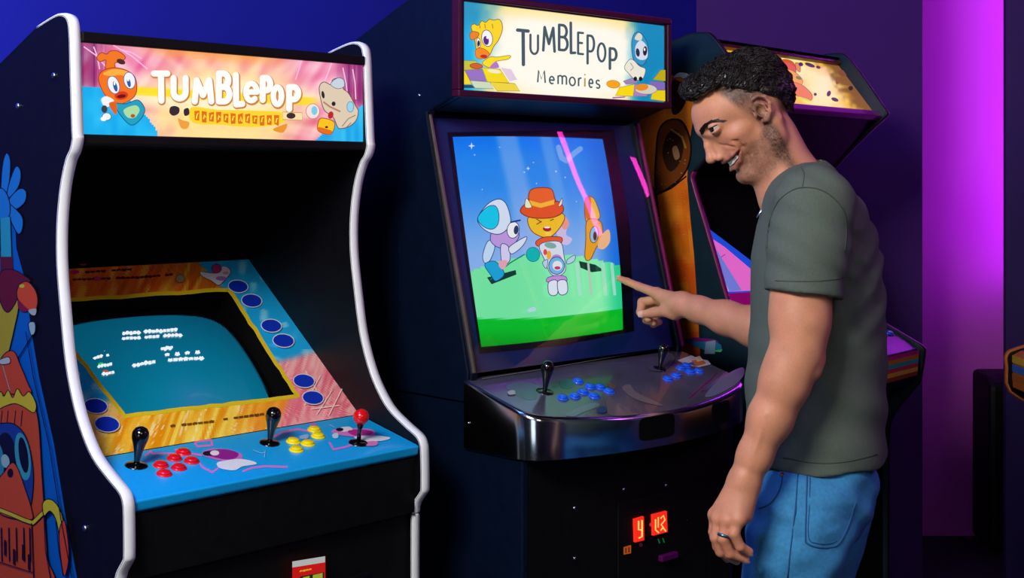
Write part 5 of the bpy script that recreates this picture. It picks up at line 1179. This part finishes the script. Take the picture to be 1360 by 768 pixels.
def skin_col(v):
    q = (v-HO)@HR.T; s = q.copy(); s[:, 1] = np.abs(s[:, 1])
    n = np_noise(v, 900.); n2 = np_noise(v, 120., 2); n3 = np_noise(v, 45., 3)
    c = SKIN[None]*(.90+.2*n3[:, None]*np.array((1, .95, .9)))
    near = np.linalg.norm(q, axis=1) < .17
    red = near*np.exp(-((s[:, 0]-.07)/.03)**2-((s[:, 1]-.045)/.02)**2-((s[:, 2]+.02)/.02)**2)*.5
    c = c*(1-red[:, None]*np.array((0, .25, .25)))
    # beard shadow: jaw, chin, upper lip
    jaw = nst(.0, 1., 1.25-((s[:, 2]+.088-.34*np.clip(.07-s[:, 0], 0, .1))/.042)**2*1.0)*nst(-.022, .002, s[:, 0])*nst(-.020, -.045, s[:, 2]+.0*s[:, 0])
    side = np.exp(-((s[:, 0]-.004)/.013)**2)*nst(.030, .010, s[:, 2])*nst(.04, .055, s[:, 1])
    lip = np.exp(-((s[:, 2]+.0425)/.0035)**2)*nst(.08, .092, s[:, 0])
    beard = near*np.clip(.55*jaw*(.8+.4*n2)+.75*side+.35*lip, 0, .85)*(.55+.75*n)
    c = c*(1-beard[:, None])+np.array(lin((52, 40, 38)))[None]*beard[:, None]
    # clipped hair on the temples and round the ear
    t = (s[:, 2]-.026)+.55*np.clip(s[:, 0]-.030, 0, 1)-.35*np.clip(-.03-s[:, 0], 0, 1)*2.2
    fade = near*nst(-.036, .022, t)*nst(.006, -.010, s[:, 0]-.028-(s[:, 2]-.0072)*.32)*(.60+.5*n)
    back = near*nst(-.03, -.055, s[:, 0])*nst(-.045, -.01, s[:, 2])*(.5+.6*n)
    fade = np.clip(np.maximum(fade, back), 0, .93); c = c*(1-fade[:, None])+np.array(lin((30, 24, 24)))[None]*fade[:, None]
    # lips
    z4 = [0., 0., 0., 0.]; lp = near*nst(.0075, .0040, np.minimum(chain(s, LIP_U, z4), chain(s, LIP_L, z4)))
    c = c*(1-.42*lp[:, None])+np.array(lin((170, 86, 82)))[None]*.42*lp[:, None]
    inm = near*nst(.0066, .0052, chain(s, [(x-.003, y, z) for x, y, z in MOUTH], [.0, .0, -.001, -.004])); c = c*(1-.9*inm[:, None])+np.array(lin((60, 20, 22)))[None]*.9*inm[:, None]
    for H_ in (LH, RH):
        for k in H_:
            for p in H_[k][0][:3]:
                w_ = np.nonzero(np.abs(v-p).max(1) < .03)[0]; r = np.exp(-(np.linalg.norm(v[w_]-p, axis=1)/.014)**2)*.22; c[w_] *= 1-r[:, None]*np.array((.05, .55, .6))
    return np.clip(c, 0, 1).astype(np.float32)
def skin_mat():
    m = attr_mat('skin', 0, 1.0, .54); nt = m.node_tree; b = nt.nodes['Principled BSDF']
    b.inputs['Subsurface Weight'].default_value = .12; b.inputs['Subsurface Radius'].default_value = (1, .35, .2); b.inputs['Subsurface Scale'].default_value = .008
    tc = nt.nodes.new('ShaderNodeTexCoord'); n = nt.nodes.new('ShaderNodeTexNoise'); n.inputs['Scale'].default_value = 420; n.inputs['Detail'].default_value = 3; bu = nt.nodes.new('ShaderNodeBump'); bu.inputs['Strength'].default_value = .12; bu.inputs['Distance'].default_value = .0012
    nt.links.new(tc.outputs['Object'], n.inputs['Vector']); nt.links.new(n.outputs['Fac'], bu.inputs['Height']); nt.links.new(bu.outputs[0], b.inputs['Normal']); return m
allp = np.concatenate([np.array([lo, hi]) for _, lo, hi in GRP])
man = net_obj('person', body_sdf, allp.min(0), allp.max(0), .0023, skin_mat(), None, ORI, skin_col, 2)
man.location = ORI
tag(man, 'man in a grey-green T-shirt and blue jeans, smiling and pointing at the game screen', 'person')
# eyes, teeth, brows
hairm = mat('dark_brown_hair', (18, 13, 13), .38, vary=.35, scale=160, spec=.6)
iris = attr_mat('eye_surface', 0, 1., .08, .6)
for sg in (1, -1):
    e = EYE*np.array((1, sg, 1)); vv = []; ff = []; cc = []; gaze = np.array((.80, .46*sg, .10)); gaze /= np.linalg.norm(gaze); R_ = .0124
    for j in range(41):
        for i in range(64):
            th = math.pi*j/40; ph = 2*math.pi*i/64; vv.append(e+R_*np.array((math.sin(th)*math.cos(ph), math.sin(th)*math.sin(ph), math.cos(th))))
    for j in range(40):
        for i in range(64):
            ff.append((j*64+i, j*64+(i+1) % 64, (j+1)*64+(i+1) % 64, (j+1)*64+i)); c_ = sum(vv[k] for k in ff[-1])/4-e; c_ /= np.linalg.norm(c_); a = math.degrees(math.acos(max(-1, min(1, float(c_@gaze)))))
            cc.append(lin((8, 6, 6)) if a < 17 else lin((38, 22, 14)) if a < 36 else lin((196, 184, 182)))
    col_mesh('eye', [H2W(p)-ORI for p in vv], ff, cc, iris, man)
for sg in (1, -1):                           # lash line of the upper lid
    lp_ = []
    for k in range(9):
        a_ = math.radians(-25+k*17); zz = .007
        for _ in range(8): r_ = math.sqrt(max(1e-8, .0136**2-zz*zz)); zz = .5*zz+.5*(.0034+.10*r_*math.cos(a_))
        lp_.append(H2W((EYE+np.array((r_*math.cos(a_), r_*math.sin(a_), zz)))*np.array((1, sg, 1)))-ORI)
    MB().tube(lp_, [.0004]+[.0010]*7+[.0005], 5).build('eyelashes', hairm, man, smooth=True)
mt = MB(); NTH = 6
def mouth_at(t):
    f_ = t*2.6; i_ = min(int(f_), 2); return lerp(MOUTH[i_], MOUTH[i_+1], f_-i_)
for k in range(-NTH, NTH):
    sg = 1 if k >= 0 else -1; kk = k if k >= 0 else -k-1
    a_, b_ = mouth_at((kk+.06)/NTH), mouth_at((kk+.94)/NTH); q_ = []
    for p in (a_, b_):
        p = p*np.array((1, sg, 1)); inn = np.array((-.0035, -.0025*sg*min(1, abs(p[1])/.02), 0)); hh = .0062*(1-.35*kk/NTH)
        q_.append((p+inn+np.array((0, 0, hh*.85)), p+inn-np.array((0, 0, hh*.75))))
    o3 = np.array((-.004, 0, 0)); A4 = [q_[0][0], q_[1][0], q_[1][1], q_[0][1]]
    mt.hull8([tuple(H2W(p)-ORI) for p in A4], [tuple(H2W(p+o3)-ORI) for p in A4])
tm = mat('tooth_enamel', (238, 234, 226), .2, vary=.03)
mt.build('teeth', tm, man, bevel=.0008)
rr = random.Random(11)
def snap_head(pts, off):
    w_ = np.array([H2W(p) for p in pts])
    for _ in range(3): g = grad(head_sdf, w_); w_ = w_-((head_sdf(w_)-off)[:, None])*g/np.linalg.norm(g, axis=1, keepdims=True)
    return w_-ORI
for sg in (1, -1):
    mb = MB(); ks = []; NBR = 320
    for k in range(NBR):
        t = rr.random()**.9; u = rr.uniform(-1, 1)
        fi = t*3.999; i_ = int(fi); b0 = lerp(BROW[i_], BROW[i_+1], fi-i_); tg = BROW[i_+1]-BROW[i_]; tg = tg/np.linalg.norm(tg)
        p0 = (b0+np.array((0, 0, u*.0052*(1-.6*t))))*np.array((1, sg, 1)); dn_ = (tg*.0085+np.array((0, 0, .0022-u*.003)))*np.array((1, sg, 1))
        ks += [p0, p0+dn_*.5, p0+dn_]
    sp = snap_head(ks, .0009)
    for k in range(NBR): mb.tube([sp[3*k], sp[3*k+1], sp[3*k+2]], [.0010, .0010, .0004], 4)
    mb.build('eyebrow', hairm, man)
# nails
nailm = mat('finger_nail', (232, 176, 166), .25, vary=.03)
def nail(base, tip, outw, r):
    d = (tip-base)/np.linalg.norm(tip-base); outw = outw-d*(outw@d); outw /= np.linalg.norm(outw); sd = np.cross(d, outw); v = []; f = []
    for i in range(6):
        for j in range(6):
            a = (j/5-.5)*1.9; l = (i/5-.35)*r*1.5; rad = (r+.0006)*(1-.10*(i/5)**3); v.append(tip+d*l+(outw*math.cos(a)+sd*math.sin(a))*rad*math.cos(.35*(i/5)))
    for i in range(5):
        for j in range(5): f.append((i*6+j, i*6+j+1, i*6+j+7, i*6+j+6))
    return obj('finger_nail', [p-ORI for p in v], f, nailm, man, smooth=True)
nail(RH['thumb'][0][2], RH['thumb'][0][3], np.array((-.35, -1, .25)), .0095); nail(RH['index'][0][2], TIP, np.array((.3, -.3, .9)), .0074)
nail(LH['pinky'][0][2], LH['pinky'][0][3], np.array((-.2, -.5, -.8)), .0076); nail(LH['ring'][0][2], LH['ring'][0][3], np.array((-.2, -.5, -.8)), .0080)
# ring on the left hand
a_, b_ = LH['ring'][0][0], LH['ring'][0][1]; dd = (b_-a_)/np.linalg.norm(b_-a_); cc_ = lerp(a_, b_, .80)
MB().lathe([(.0112, -.0026), (.0126, -.0026), (.0129, 0), (.0126, .0026), (.0112, .0026)], tuple(cc_-ORI), tuple(dd), 28).build('finger_ring', mat('blue_steel_ring', (96, 150, 176), .2, .9), man, smooth=True)
# --- hair
def hair_line(x): return np.minimum(.084, .0475+1.06*x)
def hair_sdf(P):
    q = (P-HO)@HR.T
    d = ellp(q, (-.002, 0, .052), (.0965, .0775, .0735)); d = smin(d, ellp(q, (-.006, 0, .028), (.0965, .0775, .0800)), .01); d = smin(d, ellp(q, (-.022, 0, -.020), (.0480, .0560, .0420)), .012); d = smin(d, ellp(q, (.052, 0, .092), (.044, .058, .034)), .02)
    d = smin(d, ellp(q, (.080, .012, .104), (.020, .036, .018)), .016)
    n1 = np_noise(q*np.array((1, 1.3, 1)), 75., 4)-.5; n2 = np_noise(q, 170., 6)-.5
    d = d-.0085*n1-.0040*n2
    back = np.clip(-.045-q[:, 0], 0, 1)
    ln = hair_line(q[:, 0])-1.2*back; ln = np.maximum(ln, -.058)
    cut = ln-q[:, 2]; fr = q[:, 0]-.088-np.clip(q[:, 2]-.088, 0, .03)*.8
    d = smax(d, cut, .012); return smax(d, fr, .010)
hair = net_obj('hair', hair_sdf, HO-.15, HO+.15, .0034, hairm, man, ORI, None, 1)
rr = random.Random(5); mb = MB()
hv = np.array([v.co for v in hair.data.vertices])+ORI; hq = (hv-HO)@HR.T
sel = np.nonzero((hq[:, 2] > hair_line(hq[:, 0])+.006-1.2*np.clip(-.045-hq[:, 0], 0, 1)))[0]
pick = [sel[rr.randrange(len(sel))] for _ in range(3600)]; gh = grad(hair_sdf, hv[pick], .004)
for i, g in zip(pick, gh):
    n = g/np.linalg.norm(g); p = hv[i]; ql = hq[i]
    flow = np.array((.75, .35*rr.uniform(-1, 1)+.25, .1)) if ql[0] > -.03 else np.array((-.3, rr.uniform(-.4, .4), -.9))
    fl = flow@HR; fl = fl-n*(fl@n); fl /= np.linalg.norm(fl)+1e-9; sd = np.cross(n, fl)
    L_ = rr.uniform(.014, .030) if ql[2] > .04 else rr.uniform(.006, .012); am = rr.uniform(.002, .0048)*(L_/.03); ph = rr.uniform(0, 6.28); lift = rr.uniform(.001, .0042) if ql[2] > .05 else .0008
    pts = []
    for k in range(9):
        t = k/8; pts.append(p-ORI+fl*L_*(t-.4)+sd*am*math.sin(ph+t*7.5)+n*(lift*math.sin(math.pi*t)+am*.5*math.cos(ph+t*7.5)-.0012*t))
    mb.tube(pts, [.0006, .0010, .0011, .0011, .0011, .0010, .0008, .0006, .0002], 4)
cur = mb.build('hair_curls', mat('dark_brown_curl', (24, 18, 18), .5, vary=.4, scale=200, spec=.35), hair, smooth=True)
cur['kind'] = 'stuff'
# --- T-shirt
Zp = lambda py: CAMH-(py-YH)/F*2.70
TS = [(215, 1046, 1098, .10), (240, 1026, 1126, .150), (270, 1015, 1146, .170), (300, 1007, 1159, .178), (340, 1000, 1168, .180), (380, 998, 1172, .176), (430, 998, 1175, .168), (480, 994, 1176, .162), (530, 991, 1175, .163), (580, 993, 1174, .168), (640, 1000, 1176, .172)]
tz = np.array([Zp(t[0]) for t in TS])[::-1]; tcx = np.array([((t[1]+t[2])/2-CX)/F*2.70 for t in TS])[::-1]; ta = np.array([(t[2]-t[1])/2/F*2.70 for t in TS])[::-1]; tb = np.array([t[3] for t in TS])[::-1]
def torso(P):
    z = P[:, 2]; cx = np.interp(z, tz, tcx); a = np.interp(z, tz, ta); b = np.interp(z, tz, tb)
    dx, dy = P[:, 0]-cx, P[:, 1]-2.70; u = dx*BF[0]+dy*BF[1]; v = dx*BLf[0]+dy*BLf[1]
    q = (np.abs(u/a)**2.3+np.abs(v/b)**2.3)**(1/2.3); return (q-1)*np.minimum(a, b)*.92
C7 = Wp(1076, 232, 2.70)
SLE = lerp(SL, EL, .60); SRE = lerp(SR, ER, .55); axL = (EL-SL)/np.linalg.norm(EL-SL); axR = (ER-SR)/np.linalg.norm(ER-SR)
def shirt_solid(P, inner=None):
    d = smax(torso(P), P[:, 2]-1.475, .05)
    for S in (SL, SR):
        d = smin(d, rc(P, C7+np.array((-.012, 0, -.030)), S+np.array((.004, 0, -.004)), .060, .066), .04)
    z = P[:, 2]; tL = (P-SL)@axL; tR = (P-SR)@axR; ex = 0. if inner is None else .012
    aL = smax(chain(P, [SL+np.array((.004, 0, 0)), lerp(SL, EL, .3)+np.array((.000, 0, 0)), lerp(SL, EL, .9)+np.array((-.003, 0, 0))], [.073, .0725, .0715], .02), tL-.168-ex, .002)
    aR = smax(chain(P, [SR, lerp(SR, ER, .9)], [.068, .064], .02), tR-.165-ex, .002)
    d = smin(d, np.minimum(aL, aR), .014)
    w = .0026*np.sin(z*62+P[:, 0]*34+3*np_noise(P, 9., 1))*nst(1.26, 1.0, z)+.0030*np.sin((z-P[:, 0]*.9)*88+2*np_noise(P, 14., 3))*nst(.22, .05, np.abs(z-1.32))*nst(.60, .66, P[:, 0])
    w = w+.0016*np.sin((z*1.0+P[:, 0]*.7)*120+2.5*np_noise(P, 16., 5))*nst(2.62, 2.5, P[:, 1])*nst(1.2, 1.3, z)+.004*(np_noise(P, 11., 8)-.5)
    return d-w
HEMZ = lambda P: .918+.010*nst(.66, .74, P[:, 0])+.004*np.sin(P[:, 0]*40+P[:, 1]*25)
def shirt_sdf(P):
    d = smax(shirt_solid(P), -(shirt_solid(P, 1)+.0085), .001)
    d = smax(d, HEMZ(P)-P[:, 2], .003)
    nk = ellp(P, Wp(1040, 222, 2.70), (.078, .066, .080), NKR); return smax(d, -nk, .003)
_nd = NB-NT; _nd = _nd/np.linalg.norm(_nd); _nx = np.cross(_nd, BLf); _nx /= np.linalg.norm(_nx); NKR = np.stack([_nx, np.cross(_nd, _nx), _nd])
shm = mat('grey_green_jersey', (84, 96, 88), .9, vary=.10, scale=260, bump=.45, bscale=900)
shirt = net_obj('t_shirt', shirt_sdf, (.36, 2.38, .86), (.82, 3.08, 1.58), .0042, shm, man, ORI, None, 1)
def seam(sdf, pix, r, m, parent, name='seam', off=0.0, per=5):
    pts = []
    for p in smooth_path([(a, b, 0) for a, b in pix], per):
        w_, n = trace(sdf, p.x, p.y)
        if w_ is not None: pts.append(w_+n*off-ORI)
    return MB().tube(pts, r, 6).build(name, m, parent, smooth=True) if len(pts) > 2 else None
shirt_out = lambda P: shirt_solid(P)
sm2 = mat('grey_green_seam', (58, 68, 62), .9)
seam(shirt_out, [(1019, 330), (1021, 300), (1032, 270), (1052, 253), (1072, 249), (1094, 254), (1112, 268), (1122, 285), (1124, 310), (1122, 335)], .0012, sm2, shirt)
seam(shirt_out, [(1030, 373), (1060, 374), (1095, 373), (1121, 369)], .0010, sm2, shirt, 'hem_stitch')
seam(shirt_out, [(1040, 608), (1080, 615), (1120, 614), (1165, 604)], .0010, sm2, shirt, 'hem_stitch')
seam(shirt_out, [(1064, 222), (1068, 232), (1066, 248)], .0010, sm2, shirt)
# small clip hanging at the neckline
cl = [Wp(1021, 268, 2.67), Wp(1017, 273, 2.66), Wp(1012, 279, 2.655), Wp(1005, 289, 2.65)]
MB().tube([p-ORI for p in cl], [.004, .0045, .003, .001], 8).build('neck_clip', M['steel'], shirt, smooth=True)
# --- jeans and shoes
HLp = Wp(1078, 640, 2.60); HRp = Wp(1098, 640, 2.80)
KL = np.array((.478, 2.585, .50)); AL = np.array((.520, 2.585, .10)); KR = np.array((.60, 2.83, .50)); AR_ = np.array((.70, 2.86, .10))
def jeans_sdf(P):
    z = P[:, 2]; hip = ellp(P, Wp(1084, 640, 2.70), (.112, .166, .140)); 
    wst = smax(ellp(P, Wp(1084, 590, 2.70), (.102, .146, .25)), np.abs(z-.93)-.08, .02); d = smin(hip, wst, .03)
    for h, k, a, ks in ((HLp, KL, AL, 1), (HRp, KR, AR_, 1)):
        leg = chain(P, [lerp(h, k, .14), lerp(h, k, .30), lerp(h, k, .7), k, lerp(k, a, .35), lerp(k, a, .8), a], [.098, .092, .080, .068, .066, .058, .057], .03); d = smin(d, leg, .022)
    d = smin(d, ellp(P, Wp(1106, 656, 2.66), (.060, .09, .080)), .03); d = smin(d, ellp(P, Wp(1113, 656, 2.80), (.060, .085, .080)), .03)
    w = .0030*np.sin(z*95+P[:, 0]*40+3*np_noise(P, 12., 2))*nst(.72, .84, z)+.0022*np.sin(z*60-P[:, 0]*55+3*np_noise(P, 10., 4))+.0025*(np_noise(P, 16., 7)-.5)
    w = w+.004*np.sin(z*80+4*np_noise(P, 8., 9))*nst(.62, .52, z)
    d = d-w; return smax(d, .07-z, .004)
def denim():
    m = mat('blue_denim', (54, 136, 194), .85, vary=.15, scale=150, bump=.5, bscale=1100); return m
dm = denim()
jeans = net_obj('jeans', jeans_sdf, (.36, 2.44, .06), (.86, 3.0, 1.02), .0052, dm, man, ORI, None, 1)
st = mat('denim_stitch', (26, 84, 140), .9)
seam(jeans_sdf, [(1072, 626), (1071, 670), (1070, 715), (1072, 722), (1085, 727), (1102, 727), (1114, 722), (1126, 700), (1136, 668)], .0016, st, jeans, 'pocket_stitch', .0004)
seam(jeans_sdf, [(1076, 627), (1075, 670), (1074, 714), (1086, 722), (1102, 722), (1111, 718)], .0009, st, jeans, 'pocket_stitch', .0004)
seam(jeans_sdf, [(1040, 628), (1036, 650), (1024, 668), (1008, 676)], .0014, st, jeans, 'pocket_stitch', .0004)
seam(jeans_sdf, [(1060, 630), (1056, 680), (1050, 730), (1046, 768)], .0014, st, jeans, 'side_seam', .0004)
rv, rn_ = trace(jeans_sdf, 1038.5, 630.5)
if rv is not None: MB().lathe([(.0045, 0), (.0045, .0012), (.002, .002)], tuple(rv-ORI), tuple(rn_), 12).build('rivet', mat('copper_rivet', (190, 110, 70), .3, .9), jeans, smooth=True)
shoem = mat('dark_canvas_shoe', (40, 42, 50), .7); solem = mat('white_rubber_sole', (214, 212, 206), .6)
for a, yaw in ((AL, BF), (AR_, BF)):
    f_ = np.array(yaw); c0 = np.array((a[0], a[1], 0))
    def shoe_sdf(P, c0=c0, f_=f_):
        d = chain(P, [c0-f_*.055+UP*.050, c0+f_*.03+UP*.050, c0+f_*.12+UP*.036, c0+f_*.165+UP*.032], [.038, .042, .036, .026], .02)
        d = smin(d, rc(P, c0+UP*.06, np.array((*a[:2], .12)), .040, .044), .02); return smax(d, .012-P[:, 2], .003)
    sh = net_obj('shoe', shoe_sdf, c0+np.array((-.25, -.2, -.01)), c0+np.array((.25, .2, .18)), .006, shoem, man, ORI, None, 1)
    ol = []
    lf = np.array((f_[1], -f_[0], 0))
    for k in range(28):
        t = 2*math.pi*k/28; ol.append(c0+f_*(.05+.138*math.cos(t))+lf*(.046*math.sin(t)*(1+.12*math.cos(t))))
    obj('sole', [p-ORI for p in ol]+[p+UP*.020-ORI for p in ol], [tuple(range(27, -1, -1)), tuple(range(28, 56))]+[(k, (k+1) % 28, 28+(k+1) % 28, 28+k) for k in range(28)], solem, sh)
